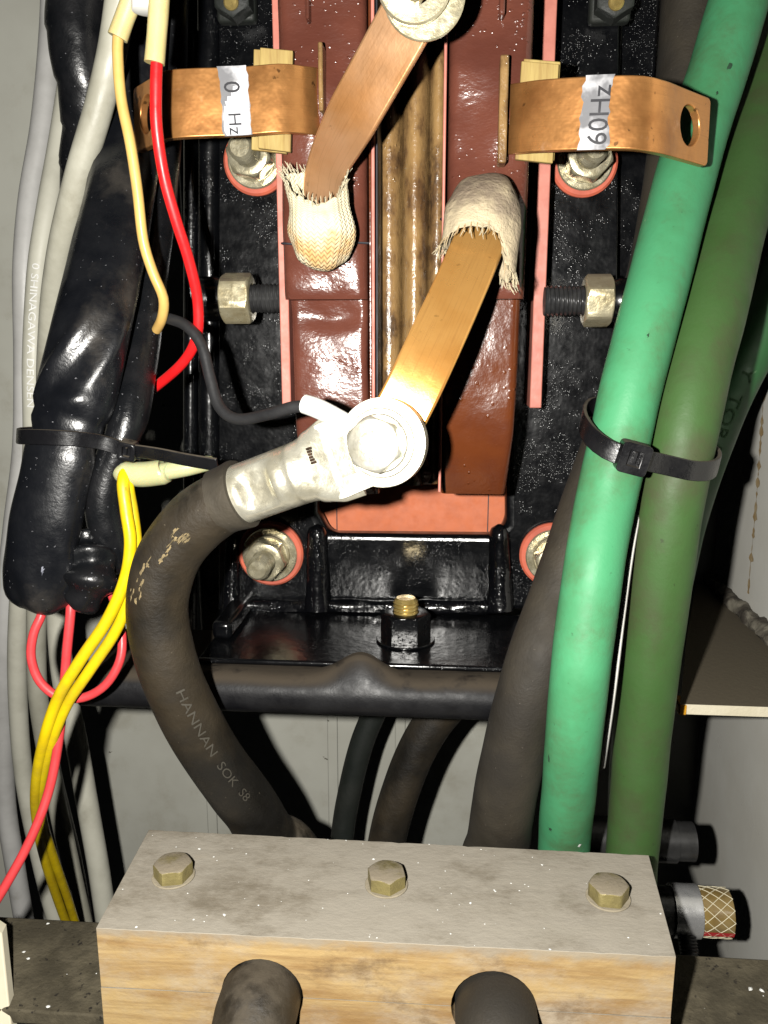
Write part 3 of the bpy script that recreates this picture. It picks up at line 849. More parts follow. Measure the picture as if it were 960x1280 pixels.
# --- tap straps with frequency labels
def vert(n_): return [Vector((0, 0.05, 1))] * n_
tp = pt([(398, 128, 0.3075), (384, 127, 0.300), (352, 124, 0.2935), (300, 128, 0.2925), (240, 130, 0.2895), (208, 133, 0.2900), (193, 141, 0.2965), (172, 152, 0.3090)])
g, at3, L3 = ribbon(tp, vert(8), 0.0212, 0.0028, holes=[(-0.0125, 0, 0.0062)], rnd=(0, 0.002), step=0.002)
t50 = mk('tap_strap', g, copper, tr, bevel=0.0008, segs=3, label='copper tap strap with torn white frequency label')
tp = pt([(636, 150, 0.3075), (648, 149, 0.300), (672, 146, 0.2945), (730, 143, 0.2885), (790, 142, 0.2860), (822, 147, 0.2885), (850, 156, 0.3000), (882, 167, 0.3120)])
g, at4, L4 = ribbon(tp, vert(8), 0.0218, 0.0028, holes=[(-0.0128, 0.0002, 0.0064)], rnd=(0, 0.0018), step=0.002)
t60 = mk('tap_strap', g, copper, tr, bevel=0.0008, segs=3, label='copper tap strap with grey 60Hz label')
def s_of(at, L, px):                          # arc position whose point shows at column px
    best = (1e9, 0)
    for i in range(400):
        u = L * i / 399
        q = RM.transposed() @ (at(u)[0] - CAM)
        x = 480 + q.x / -q.z * F
        best = min(best, (abs(x - px), u))
    return best[1]
def on_strap(at, u0, u1, hw, eps, out=1, wav=0.0004, skew=0):
    """thin wrap patch over the front of a strap"""
    g = G(); v, f = [], []
    nu, nv = 12, 14
    rn = random.Random(11)
    e0 = [rn.uniform(-1, 1) * wav for _ in range(nv + 1)]; e1 = [rn.uniform(-1, 1) * wav for _ in range(nv + 1)]
    for j in range(nv + 1):
        tt = -hw + 2 * hw * j / nv
        a_, b_ = u0 + e0[j] + skew * tt, u1 + e1[j] + skew * tt
        for i in range(nu + 1):
            q, tn, wv = at(a_ + (b_ - a_) * i / nu)
            nr = tn.cross(wv)
            if nr.y > 0: nr = -nr
            v.append(q + wv * tt + nr * eps)
    for j in range(nv):
        for i in range(nu):
            f.append((j * (nu + 1) + i, j * (nu + 1) + i + 1, (j + 1) * (nu + 1) + i + 1, (j + 1) * (nu + 1) + i))
    return g.add(v, f)
def strap_text(at, uc, string, size, t0, rot, eps=0.0019):
    """lettering turned a quarter turn; rot=+1 reads upward, -1 reads downward."""
    v, f = text_geo(string, size)
    out = []
    q0, tn0, _ = at(uc)
    sg = 1 if tn0.x > 0 else -1
    for q in v:
        du, dv = (-(q.y - size * 0.35), q.x) if rot > 0 else ((q.y - size * 0.35), -q.x)
        q3, tn, wv = at(uc + du * sg)
        nr = tn.cross(wv)
        if nr.y > 0: nr = -nr
        out.append(q3 + wv * (t0 + dv) + nr * eps)
    return G().add(out, f)
u0, u1 = sorted((s_of(at3, L3, 276), s_of(at3, L3, 313)))
mk('paper_label', on_strap(at3, u0, u1, 0.0108, 0.0016), tape_grey, t50)
a_, b_ = u0 + 0.0002, u1
gl = on_strap(at3, u0 + 0.0004, u0 + (u1 - u0) * 0.93, 0.0106, 0.00172)
mid = []
for fc in gl.f:
    cu_ = sum(((gl.v[i] - at3(0)[0]).length for i in fc)) / 4
    k = gl.f.index(fc)
    i_, j_ = k % 12, k // 12
    if j_ / 14 < 0.40 or (i_ / 12 < 1.0 - (0.98 - j_ / 14) * 1.45 + 0.0 if False else (j_ / 14 < 0.9 and (11 - i_) / 12 > (j_ / 14 - 0.40) / 0.52 * 1.05 - 0.02 and False)):
        mid.append(fc)
    elif (i_ + 0.5) / 12 < 1 - (j_ / 14 - 0.40) / 0.55:
        mid.append(fc)
gl.f = mid
mk('paper_label', gl, tape, t50)
uc = (u0 + u1) / 2
mk('lettering', strap_text(at3, uc + 0.0006, 'Hz', 0.0062, -0.0035, -1), inkb, t50)
mk('lettering', strap_text(at3, uc + 0.0006, '0', 0.0078, 0.0062, -1), inkb, t50)
u0, u1 = sorted((s_of(at4, L4, 727), s_of(at4, L4, 763)))
mk('paper_label', on_strap(at4, u0, u1, 0.0111, 0.0016, wav=0.0007), tape_grey, t60)
mk('lettering', strap_text(at4, (u0 + u1) / 2 + 0.001, '60Hz', 0.0084, -0.0100, 1), inkb, t60)

# wooden wedges behind the taps
def wedge(px0, px1, y0, y1, Y, tilt, label, second):
    t = thing('wooden_wedge', P((px0 + px1) / 2, y1, Y), label, 'wedge', 'wooden wedges behind the tap straps')
    for k, (dx, dy, dz) in enumerate(((0, 0, 0), second)):
        a0, a1, b0, b1 = px0 + dx, px1 + dx * 0.6, y0 + dy, y1 + dy
        yy = Y + k * 0.0024
        q = [P(a0, b0, yy), P(a1, b0 + 4, yy), P(a1 + tilt, b1, yy), P(a0 + tilt, b1 - 5, yy)]
        g = G().add(q + [z + Vector((0, 0.0022, 0)) for z in q], [(0, 1, 2, 3), (7, 6, 5, 4), (0, 4, 5, 1), (1, 5, 6, 2), (2, 6, 7, 3), (3, 7, 4, 0)])
        mk('strip', g, woodend, t, bevel=0.0003)
wedge(325, 366, 59, 190, 0.3000, -3, 'pale wooden wedge behind the tap strap with torn white label', (-8, 2, 0))
wedge(652, 699, 76, 204, 0.3015, -8, 'yellowish wooden wedge behind the tap strap marked 60Hz', (3, -3, 0))

# ================================================================== support rail under the transformer
zr = LZ - 0.0027
YR = YL - 0.0125
prof = [(0.350, -0.001), (YL + 0.004, -0.001)] + [(YL - 0.0006 - 0.0012 * k, 0.0) for k in range(4)] + [(YR + 0.008 - 0.008 * math.sin(k * PI / 16), -0.008 + 0.008 * math.cos(k * PI / 16)) for k in range(1, 9)] + \
       [(YR + 0.008 - 0.008 * math.cos(k * PI / 12), -0.010 - 0.0065 * math.sin(k * PI / 12)) for k in range(0, 7)] + [(0.350, -0.0165)]
xa, xb = P(95, 870, YR).x, P(700, 880, YR).x
hx = P(452, 830, YL).x
g = G(); v, f = [], []
nx = 120; m = len(prof)
for i in range(nx + 1):
    x = xa + (xb - xa) * i / nx
    hump = 0.0075 * math.exp(-((x - hx) / 0.0105)**2) + 0.0008 * noise.noise(Vector((x * 40, 0, 0)))
    for y, z in prof:
        kk = 0 if (y > YL or z < -0.006) else min(1, max(0, (y - YR - 0.001) / 0.007))
        v.append((x, y - 0.0, zr + z + hump * kk))
for i in range(nx):
    for k in range(m):
        f.append((i * m + k, i * m + (k + 1) % m, (i + 1) * m + (k + 1) % m, (i + 1) * m + k))
f.append(tuple(range(m))); f.append(tuple(nx * m + k for k in range(m - 1, -1, -1)))
mk('support_rail', g.add(v, f), railm, label='dusty black rounded rail carrying the transformer foot', cat='rail', sharp=50)

# ================================================================== WOOD CABLE CLAMP
ZT = CAM.z - 0.19
c00, c10 = PZ(120, 1160, ZT), PZ(845, 1196, ZT)
c01, c11 = PZ(186, 1037, ZT), PZ(811, 1069, ZT)
Yf_, Yb_ = (c00.y + c10.y) / 2, (c01.y + c11.y) / 2
Xa, Xb = (c00.x + c01.x) / 2, (c10.x + c11.x) / 2
ZS = ZT - 0.0225
HX = [PZ(327, 1240, ZS).x, PZ(618, 1260, ZS).x]
HX = [P(327, 1245, Yf_).x, P(620, 1262, Yf_).x]
HR = 0.0138
cl = thing('cable_clamp', ((Xa + Xb) / 2, (Yf_ + Yb_) / 2, 0), 'two-part wooden cable clamp block with dusty top and three bolts', 'clamp')
def arc(cx, up):
    n_ = 16
    return [(cx - HR * math.cos(PI * k / n_), ZS + up * (HR * math.sin(PI * k / n_)) + up * 0.00006) for k in range(n_ + 1)]
top = [(Xa, ZS + 0.00006)] + arc(HX[0], 1) + arc(HX[1], 1) + [(Xb, ZS + 0.00006)] + [(Xb + (Xa - Xb) * k / 80, ZT - 0.0007 * max(0, noise.noise(Vector((k * 0.45, 2, 0))) - 0.05)) for k in range(81)]
corner = lambda u, v, s: Vector((u, Yf_ + (Yb_ - Yf_) * s, v))
def skewed(u, v, s):                          # follow the four measured corners of the top
    k = (u - Xa) / (Xb - Xa)
    a_ = c00.lerp(c10, k); b_ = c01.lerp(c11, k)
    q = a_.lerp(b_, s)
    return Vector((q.x, q.y, v))
mk('upper_half', slab(top, [], skewed), wood, cl, bevel=0.0007, segs=2)
bot = [(Xa, 0.0002), (Xb, 0.0002), (Xb, ZS - 0.00025)] + list(reversed(arc(HX[1], -1))) + list(reversed(arc(HX[0], -1))) + [(Xa, ZS - 0.00025)]
mk('lower_half', slab(bot, [], skewed), wood, cl)
for i, (px, py, rt) in enumerate(((217, 1096, 0.75), (483, 1107, 0.25), (760, 1123, 0.45))):
    c = PZ(px, py, ZT)
    b = mk('clamp_bolt', orient(hexa(0.0122, 0.0052, rot=rt), c + Vector((0, 0, 0.0008)), Vector((0, 0, 1)), Vector((0, 1, 0))), dustbolt, cl)
    mk('washer', orient(washer(0.0076, 0.004, 0.0007), c + Vector((0, 0, 0.0002)), Vector((0, 0, 1)), Vector((0, 1, 0))), M('dusty_washer', (0.36, 0.31, 0.22), (0.28, 0.24, 0.17), ns=120, rough=0.8, bump=0.3), b)

# ================================================================== POWER CABLES
def through(cx, lead):
    """tail of a cable that bends through the clamp and droops out in front"""
    e = lead[-1]
    return lead + [Vector((e.x * 0.5 + cx * 0.5, Yb_ + 0.031, ZS - 0.004)), Vector((cx, Yb_ + 0.021, ZS - 0.011)), Vector((cx, Yb_ + 0.004, ZS - 0.002)), Vector((cx, Yf_, ZS)),
                   Vector((cx, Yf_ - 0.012, ZS - 0.0015)), Vector((cx, Yf_ - 0.026, ZS - 0.014)), Vector((cx, Yf_ - 0.034, ZS - 0.04))]
# lug joint
YJ = 0.2455
jc = P(479, 553, YJ)
hd = P(290, 622, 0.2535)
t = thing('power_cable', hd, 'thick dusty black power cable with tinned crimp lug bolted to the copper strap', 'cable')
lead = pt([(335, 606, 0.2512), (290, 622, 0.2535), (245, 652, 0.2560), (207, 705, 0.2580), (197, 770, 0.2600), (216, 850, 0.2650), (262, 940, 0.2790), (312, 1008, 0.3000), (336, 1046, 0.3110)])
pts_ = through(HX[0], lead)
rad = [0.0098, 0.0100, 0.0104, 0.0104, 0.0103, 0.0104, 0.0108, 0.0115, 0.0120] + [0.0124, 0.0128, 0.0130, 0.0131, 0.0131, 0.0131, 0.0131]
g = tube(pts_[1:], rad[1:], 36, 0.002, disp=lambda s, a: 0.00028 * noise.noise(Vector((s * 60, math.cos(a), math.sin(a)))))
pth = g.path
jk = mk('rubber_jacket', g, rubber, t)
def s_near(path, px, py):
    best = (1e9, 0)
    for i, q in enumerate(path[0]):
        z = RM.transposed() @ (q - CAM)
        d = math.hypot(480 + z.x / -z.z * F - px, 640 - z.y / -z.z * F - py)
        if d < best[0]: best = (d, path[2][i])
    return best[1]
s0 = s_near(pth, 222, 843)
mk('lettering', text_on_tube(pth, s0, 'HANNAN  SOK  S8', 0.0044, 0.1, spread=1.7), inkf, jk)
# scuffs and a seam crack on the bend
def patch_on(path, s0, a0, ds, da, seed, n=9, eps=0.0003):
    p, rr, s, T = path
    rn = random.Random(seed)
    i = min(range(len(s)), key=lambda k: abs(s[k] - s0))
    c, t_ = p[i], T[i]
    d = CAM - c; d = (d - t_ * d.dot(t_)).normalized(); sd = t_.cross(d)
    if sd.x < 0: sd = -sd
    v = []; th = 0.0002
    for k in range(n):
        an = 2 * PI * k / n; q = rn.uniform(0.25, 1)
        a = a0 + da * math.sin(an) * q; u = ds * math.cos(an) * q
        v.append(c + t_ * u + (d * math.cos(a) + sd * math.sin(a)) * (rr[i] + eps))
    v.append(c + (d * math.cos(a0) + sd * math.sin(a0)) * (rr[i] + eps + th))
    return G().add(v, [(k, (k + 1) % n, n) for k in range(n)])
rs = random.Random(4)
for k in range(26):
    q = rs.random()
    px, py = 252 - 52 * q + rs.uniform(-4, 4), 652 + 88 * q**1.2 + rs.uniform(-5, 5)
    a0 = 0.15 - 0.9 * q + rs.uniform(-0.22, 0.22)
    mk('scuff', patch_on(pth, s_near(pth, px, py), a0, rs.uniform(0.0007, 0.0030), rs.uniform(0.025, 0.085), 40 + k, n=13), scuffm, jk)
# lug: barrel, flattened neck, palm with ring
ax = (hd - jc).normalized()
nrm = (CAM - jc); nrm = (nrm - ax * nrm.dot(ax)).normalized()
nrm = ((CAM + lo.location) / 2 - jc); nrm = (nrm - ax * nrm.dot(ax)).normalized()
sdv = ax.cross(nrm)
Lh = (hd - jc).length
thk = 0.0038
lug = None
def lugp(d, off=0): return jc + ax * d - nrm * off
gb = tube([lugp(0.0105), lugp(0.0165), lugp(0.0225), lugp(0.0265), lugp(0.040), lugp(Lh + 0.004)], [0.0125, 0.0125, 0.0112, 0.0098, 0.0096, 0.0096], 40, 0.001,
          squash=lambda u: (lambda k: (0.17 + 0.83 * k, 1.0 + 0.06 * (1 - k)))(min(1, max(0, (u - 0.13) / 0.26))**1.0), ref=nrm, cap0=True, cap1=True,
          disp=lambda s, a: -(0.0034 * max(0, 1 - (abs(s - 0.030) / 0.0055)**6) * max(0, 1 - (abs(((a + PI) % (2 * PI)) - PI) / 0.72)**4))
                            - (0.0010 * math.exp(-((s - 0.0195) / 0.0012)**2) * max(0, math.cos(a))))
lug = mk('terminal_lug', gb, M('dull_tin', (0.76, 0.73, 0.6), (0.56, 0.52, 0.39), ns=110, rough=0.3, rvar=0.1, metal=0.72, bump=0.2, bs=350), t, sharp=60, label='tinned copper crimp lug shining white in the flash')
RP = 0.0134
outl = [(RP * math.cos(a), RP * math.sin(a)) for a in [R(58) + (2 * PI - 2 * R(58)) * k / 48 for k in range(49)]]
outl = outl + [(0.0165, -0.0120), (0.0185, -0.0118), (0.0185, 0.0118), (0.0165, 0.0120)]
palm = slab(outl, [circ(0, 0, 0.0056)], lambda u, v_, s_: jc + ax * u + sdv * v_ + nrm * (thk * (0.5 - s_)), 0.003)
mk('lug_palm', palm, tin, t, bevel=0.0006)
wv_ = lugp(0.0212) + nrm * 0.0064 + sdv * 0.0035
gg = G()
for k in range(6):
    a_ = -0.0022 + 0.0044 * k / 5
    tube([wv_ + sdv * a_ + ax * (-0.0008 - 0.25 * abs(a_)), wv_ + sdv * a_ + ax * 0.0002 + nrm * 0.0002], 0.0004, 6, 0.001, g=gg)
mk('conductor_strands', gg, M('dark_strands', (0.09, 0.05, 0.03), (0.03, 0.018, 0.01), ns=600, rough=0.5, metal=0.4), lug, kind='stuff')
# cut edge of the jacket and strands at the barrel mouth
mk('jacket_collar', tube([lugp(Lh - 0.004), lugp(Lh + 0.004)], [0.0112, 0.0106], 32, 0.001, disp=lambda s, a: 0.0004 * noise.noise(Vector((s * 300, 3 * math.cos(a), 3 * math.sin(a))))), rubber_dust, t)

# joint bolt
jb = thing('hex_bolt', jc, 'zinc hex bolt with washers fastening the lug, bleached by the flash', 'bolt')
o_ = jc + nrm * (thk / 2 + 0.0002)
mk('flat_washer', orient(washer(0.0104, 0.0055, 0.0014), o_, nrm), tin, jb)  # zinc bolt parts use the whiter tin, painting in the flash glare
mk('spring_washer', orient(washer(0.0088, 0.0055, 0.0018), o_ + nrm * 0.0015, nrm), tin, jb)
mk('bolt_head', orient(hexa(0.0150, 0.0062, rot=0.2), o_ + nrm * 0.0034, nrm), tin, jb)
mk('bolt_mark', orient(washer(0.0040, 0.0033, 0.0004), o_ + nrm * 0.0094, nrm), zinc, jb)
mk('shank', orient(thread(0.005, 0.016, 0.0015), o_ - nrm * 0.001, -nrm), zinc, jb)

# top bolt
tcn = P(518, -16, 0.2592)
n2 = Vector((0.05, -1, -0.12)).normalized()
tbt = thing('hex_bolt', tcn, 'zinc hex bolt with wide washers on the copper strap top end', 'bolt')
mk('flat_washer', orient(washer(0.0116, 0.0055, 0.0016), tcn + n2 * -0.001 + Vector((0.0028, 0, -0.0022)), n2), zinc_clean, tbt)
mk('spring_washer', orient(washer(0.0104, 0.0055, 0.0024), tcn + n2 * 0.0022, n2), zinc_clean, tbt)
mk('bolt_head', orient(hexa(0.0150, 0.007, rot=0.35), tcn + n2 * 0.0048 + Vector((-0.002, 0, 0.002)), n2), zinc_clean, tbt)

# black rubber cable
t = thing('power_cable', P(640, 1000, 0.30), 'thick dull black power cable running behind the bright green cable into the clamp', 'cable')
lead = pt([(880, -320, 0.41), (868, -60, 0.395), (862, 60, 0.388), (850, 180, 0.374), (833, 300, 0.354), (812, 400, 0.336), (783, 520, 0.318), (750, 610, 0.3085), (704, 740, 0.2935), (665, 850, 0.2825), (634, 980, 0.293), (624, 1046, 0.311)])
g = tube(through(HX[1], lead), [0.0126] * 7 + [0.0122, 0.0116, 0.0114, 0.0122] + [0.0131] * 9, 36, 0.0025, disp=lambda s, a: 0.0002 * noise.noise(Vector((s * 50, math.cos(a), math.sin(a)))))
mk('rubber_jacket', g, rubber_dust, t)

def cable(name, pts, r, mat, label, cat='cable', group=None, text=None, n=28, wob=0.0):
    t = thing(name, P(*pts[len(pts) // 2]), label, cat, group)
    g = tube(pt(pts), r, n, 0.0025, disp=(lambda s, a: wob * noise.noise(Vector((s * 45, math.cos(a), math.sin(a))))) if wob else None)
    j = mk('insulation', g, mat, t)
    if text:
        (px, py), st, sz, of, ink = text
        mk('lettering', text_on_tube(g.path, s_near(g.path, px, py), st, sz, of, spread=1.35), ink, j)
    return t, g
_, gg1 = cable('ground_cable', [(1010, -320, 0.40), (942, -60, 0.380), (924, 0, 0.372), (902, 75, 0.362), (877, 150, 0.350), (853, 235, 0.334), (831, 320, 0.318), (811, 400, 0.304), (790, 480, 0.2950), (772, 560, 0.2895), (756, 630, 0.2835), (743, 705, 0.2745), (731, 790, 0.2695), (723, 860, 0.2685), (716, 930, 0.2745), (710, 1000, 0.2880), (704, 1070, 0.3030), (700, 1180, 0.312), (698, 1300, 0.318)],
      [0.0116, 0.0116, 0.0116, 0.0115, 0.0113, 0.0111, 0.0109, 0.0107, 0.0106, 0.0105, 0.0103, 0.0101, 0.0100, 0.0099, 0.0099, 0.0101, 0.0103, 0.0105, 0.0106], green, 'bright green vinyl cable strapped beside the dull green cable', wob=0.0003)
for k, (px, py, a0, ds, da) in enumerate(((689, 935, -0.85, 0.0032, 0.06), (687, 1012, -0.55, 0.0016, 0.1), (890, 110, 0.3, 0.002, 0.1), (866, 140, 0.2, 0.0015, 0.08), (790, 430, 0.1, 0.0012, 0.05))):
    mk('scuff', patch_on(gg1.path, s_near(gg1.path, px, py), a0, ds, da, 90 + k, n=12, eps=0.00035), M('dark_scuff', (0.02, 0.06, 0.03), rough=0.8), bpy.data.objects['ground_cable'].children[0])
mk('paint_fleck', patch_on(gg1.path, s_near(gg1.path, 712, 1027), 0.6, 0.0018, 0.09, 99, n=12, eps=0.00035), chipm, bpy.data.objects['ground_cable'].children[0])
cable('ground_cable', [(1100, -320, 0.47), (1018, -60, 0.430), (992, 20, 0.414), (966, 110, 0.394), (938, 200, 0.370), (911, 300, 0.341), (888, 395, 0.317), (865, 490, 0.302), (848, 575, 0.296), (835, 650, 0.296), (825, 730, 0.298), (814, 820, 0.301), (804, 910, 0.305), (796, 1000, 0.309), (789, 1080, 0.312), (784, 1180, 0.318), (780, 1300, 0.324)],
      [0.0136, 0.0136, 0.0136, 0.0135, 0.0132, 0.0127, 0.0122, 0.0117, 0.0115, 0.0114, 0.0113, 0.0111, 0.0109, 0.0107, 0.0106, 0.0106, 0.0106], dgreen, 'dull olive green vinyl cable beside the bright green one', wob=0.0003)
cable('ground_cable', [(1240, -100, 0.44), (1110, 130, 0.435), (1018, 285, 0.420), (966, 378, 0.408), (932, 440, 0.403), (904, 496, 0.401), (883, 548, 0.400), (864, 600, 0.399), (846, 660, 0.398), (833, 720, 0.397), (815, 800, 0.396), (800, 900, 0.395), (792, 1000, 0.395), (788, 1200, 0.395)],
      0.0128, fgreen, 'deep green cable in shadow next to the right grey wall', text=((925, 462), 'Y  TORAI  DEN', 0.0080, 0.45, inkg))
cable('white_strip', [(804, 600, 0.300), (788, 690, 0.289), (777, 770, 0.284), (768, 845, 0.282), (760, 905, 0.285), (752, 958, 0.291)], 0.0013, whitepl, 'thin white lead showing between the two green cables', cat='wire', n=10)
# hidden-away cables behind
cable('rear_cable', [(486, 840, 0.42), (470, 885, 0.42), (452, 930, 0.42), (438, 985, 0.42), (428, 1045, 0.42), (420, 1150, 0.42)], 0.0066, rubber_dark, 'slim dark green cable against the rear wall below the rail')
cable('rear_cable', [(600, 850, 0.385), (556, 885, 0.385), (525, 930, 0.385), (502, 985, 0.385), (484, 1050, 0.385), (470, 1150, 0.385)], 0.0098, rubber, 'ribbed dark cable curving down behind the rail')

# ================================================================== cable tie on the green cables
def tie_band(loop, wv, width, th):
    g, _, _ = ribbon(loop, [wv] * len(loop), width, th, step=0.0025)
    return g
t = thing('cable_tie', P(790, 571, 0.272), 'black nylon cable tie round the green cables', 'cable tie')
loop = pt([(786, 572, 0.2745), (762, 563, 0.2760), (741, 548, 0.2805), (729, 528, 0.2880), (733, 512, 0.2990), (750, 508, 0.3060), (790, 520, 0.3080), (845, 545, 0.3100), (880, 560, 0.3080), (896, 574, 0.2990), (893, 586, 0.2890), (870, 589, 0.2825), (836, 582, 0.2805), (800, 574, 0.2765)])
mk('band', tie_band(loop, (P(790, 540, .28) - P(782, 575, .28)).normalized(), 0.0068, 0.0014), nylon, t, bevel=0.0003)
hc = P(791, 572, 0.2735)
def tie_head(c, xd, zd, w_, h_, d_, name, t, mat):
    yd = zd.cross(xd)
    rr = 0.0014
    o_ = []
    for sx, sz, a0 in ((1, 1, 0), (-1, 1, PI / 2), (-1, -1, PI), (1, -1, 1.5 * PI)):
        for k in range(4):
            a = a0 + k * PI / 6
            o_.append((sx * (w_ / 2 - rr) + rr * math.cos(a), sz * (h_ / 2 - rr) + rr * math.sin(a)))
    g = slab(o_, [[(-w_ * .22, -h_ * .24), (w_ * .22, -h_ * .24), (w_ * .22, h_ * .26), (-w_ * .22, h_ * .26)]], lambda u, v, s: c + xd * u + zd * v + yd * (d_ * (s - 0.5)))
    hd_ = mk(name, g, mat, t, bevel=0.0005)
    g = slab([(-w_ * .21, -h_ * .23), (w_ * .21, -h_ * .23), (w_ * .21, h_ * .25), (-w_ * .21, h_ * .25)], [], lambda u, v, s: c + xd * u + zd * v + yd * (d_ * (s * 0.5 - 0.2)))
    mk('pawl', g, mat, hd_)
    g = box(0, 0, 0, 0, 0, 0, G())
    g.v = [c + xd * (w_ * .21 * a_) + zd * (h_ * (b_)) + yd * (d_ * c_) for a_ in (-0.2, 0.25) for c_ in (-0.46, -0.2) for b_ in (-0.15, 0.22)]
    mk('tongue', g, mat, hd_)
xd = (P(830, 581, .274) - P(762, 563, .274)).normalized()
zd = Vector((0.1, -0.05, 1)); zd = (zd - xd * zd.dot(xd)).normalized()
tie_head(hc, xd, zd, 0.0098, 0.0102, 0.0065, 'head', t, nylon)

# ================================================================== LEFT SIDE: grey cables
cable('grey_cable', [(70, -300, 0.43), (67, -40, 0.42), (63, 60, 0.415), (53, 160, 0.41), (38, 250, 0.405), (31, 340, 0.40), (32, 450, 0.40), (30, 560, 0.40), (18, 660, 0.40), (8, 760, 0.40), (4, 880, 0.41), (7, 1000, 0.42), (20, 1090, 0.42), (36, 1190, 0.42), (46, 1290, 0.42)], 0.0056, greyc2, 'outermost grey vinyl cable beside the left bundle', group='grey cables', n=24)
cable('grey_cable', [(112, -300, 0.41), (104, -80, 0.405), (92, 60, 0.40), (76, 170, 0.395), (60, 260, 0.385), (48, 340, 0.38), (42, 450, 0.375), (42, 560, 0.38), (34, 660, 0.385), (24, 760, 0.39), (22, 860, 0.40), (30, 970, 0.41), (52, 1080, 0.41), (80, 1190, 0.41), (100, 1290, 0.41)], 0.0050, greyc, 'grey vinyl cable printed with pale lettering', group='grey cables',
      text=((50, 335), '0 SHINAGAWA DENSEN', 0.0044, -0.25, inkw), n=24)
cable('grey_cable', [(190, -320, 0.31), (158, -50, 0.30), (150, 0, 0.30), (140, 65, 0.302), (122, 140, 0.305), (98, 220, 0.31), (78, 300, 0.32), (66, 380, 0.335), (60, 470, 0.35), (60, 560, 0.365), (52, 660, 0.375), (46, 760, 0.38), (47, 860, 0.39), (62, 960, 0.40), (88, 1080, 0.40), (112, 1190, 0.40), (130, 1290, 0.40)], 0.0049, greyc3, 'dirty grey vinyl cable crossing in front of the wrapped black bundle', group='grey cables', n=24, wob=0.0002)
cable('grey_cable', [(75, 620, 0.385), (72, 740, 0.385), (78, 840, 0.385), (96, 930, 0.385), (110, 1010, 0.385), (124, 1090, 0.385), (138, 1190, 0.385), (150, 1290, 0.385)], 0.0056, greyc, 'rightmost grey vinyl cable dropping behind the wooden clamp', group='grey cables', n=24)
cable('grey_cable', [(40, 640, 0.43), (42, 760, 0.43), (52, 860, 0.43), (64, 960, 0.43), (92, 1080, 0.43), (110, 1190, 0.43), (120, 1290, 0.43)], 0.0052, greyc2, 'bluish grey vinyl cable partly hidden behind the yellow pair', group='grey cables', n=24)
# twisted black wrapped bundle
bp = pt([(92, -320, 0.33), (96, -60, 0.325), (98, 0, 0.325), (99, 60, 0.325), (104, 120, 0.327), (108, 175, 0.332), (100, 240, 0.345), (90, 300, 0.36)])
g = tube(bp, [0.0112, 0.0112, 0.0110, 0.0104, 0.0098, 0.0088, 0.008, 0.008], 32, 0.0018, disp=lambda s, a: 0.0007 * math.sin(2 * PI * s / 0.045 + a) + 0.0007 * (((s / 0.016 + a / (2 * PI)) % 1.0) - 0.5) + 0.0004 * noise.noise(Vector((s * 60, math.cos(a), math.sin(a)))))
mk('wrapped_bundle', g, vinyl_clean, label='black taped wire bundle with wavy twisted outline', cat='bundle')

# main black sleeve
t = thing('black_sleeve', P(52, 750, 0.27), 'fat black vinyl sleeve, dusty and creased, tied with a cable tie', 'sleeve')
bp = pt([(186, -320, 0.338), (176, -60, 0.332), (172, 30, 0.330), (165, 130, 0.325), (152, 230, 0.310), (134, 320, 0.293), (114, 410, 0.278), (96, 490, 0.273), (80, 548, 0.270), (68, 600, 0.268), (56, 660, 0.267), (49, 715, 0.268), (50, 756, 0.272)])
def wr(s, a):
    q = 0
    a = ((a + PI) % (2 * PI)) - PI            # 0 faces the opening, + is left
    z = s - s_tie
    if -0.06 < z < 0.002:
        a0 = -0.35 + 1.25 * (z + 0.045) / 0.033
        k = math.exp(-((z + 0.028) / 0.017)**2)
        q += 0.0026 * k * math.exp(-((a - a0) / 0.2)**2) - 0.0018 * k * math.exp(-((a - a0 + 0.5) / 0.3)**2) + 0.0012 * k * math.exp(-((a - a0 + 1.1) / 0.18)**2)
        q += 0.0020 * math.exp(-((z + 0.0125 - 0.003 * a) / 0.0028)**2) * math.exp(-((a + 0.15) / 0.6)**2)
        q -= 0.0012 * math.exp(-((z + 0.0075) / 0.0022)**2)
    q -= 0.0016 * math.exp(-(z / 0.0035)**2)
    if z > 0.03: q += 0.0009 * min(1, (z - 0.03) / 0.015) * math.sin(4 * a + z * 160) * (1 if a < 0.4 else 0.4)
    q += 0.0011 * math.exp(-((a - 0.9 + (s % 0.3) * 2) / 0.22)**2) * (1 if z < -0.05 else 0)
    q += 0.00035 * noise.noise(Vector((s * 30, math.cos(a) * 1.2, math.sin(a) * 1.2)))
    return q
tmp = tube(bp, 0.01, 6, 0.0018)
s_tie = s_near(tmp.path, 80, 548)
g = tube(bp, [0.0112, 0.0112, 0.0114, 0.0118, 0.0126, 0.0133, 0.0135, 0.0138, 0.0124, 0.0118, 0.0124, 0.0126, 0.0122], 48, 0.0016, squash=lambda u: (0.64, 1.0), ref=Vector((0, -1, 0.1)), disp=wr, dome=2, domer=0.5)
vt = mk('vinyl_tube', g, vinyl, t, sharp=70)
pm = M('pale_smear', (0.2, 0.21, 0.25), (0.09, 0.095, 0.12), ns=500, rough=0.6)
fat = ([q for q in g.path[0]], [r_ * 0.68 for r_ in g.path[1]], g.path[2], g.path[3])
for k, (px, py, a0) in enumerate(((54, 700, 0.12), (55, 722, 0.2), (57, 730, 0.28), (52, 735, 0.05))):
    mk('smear', patch_on(fat, s_near(fat, 50, py), a0, 0.0022, 0.09, 70 + k, n=13, eps=0.0002), pm, vt)
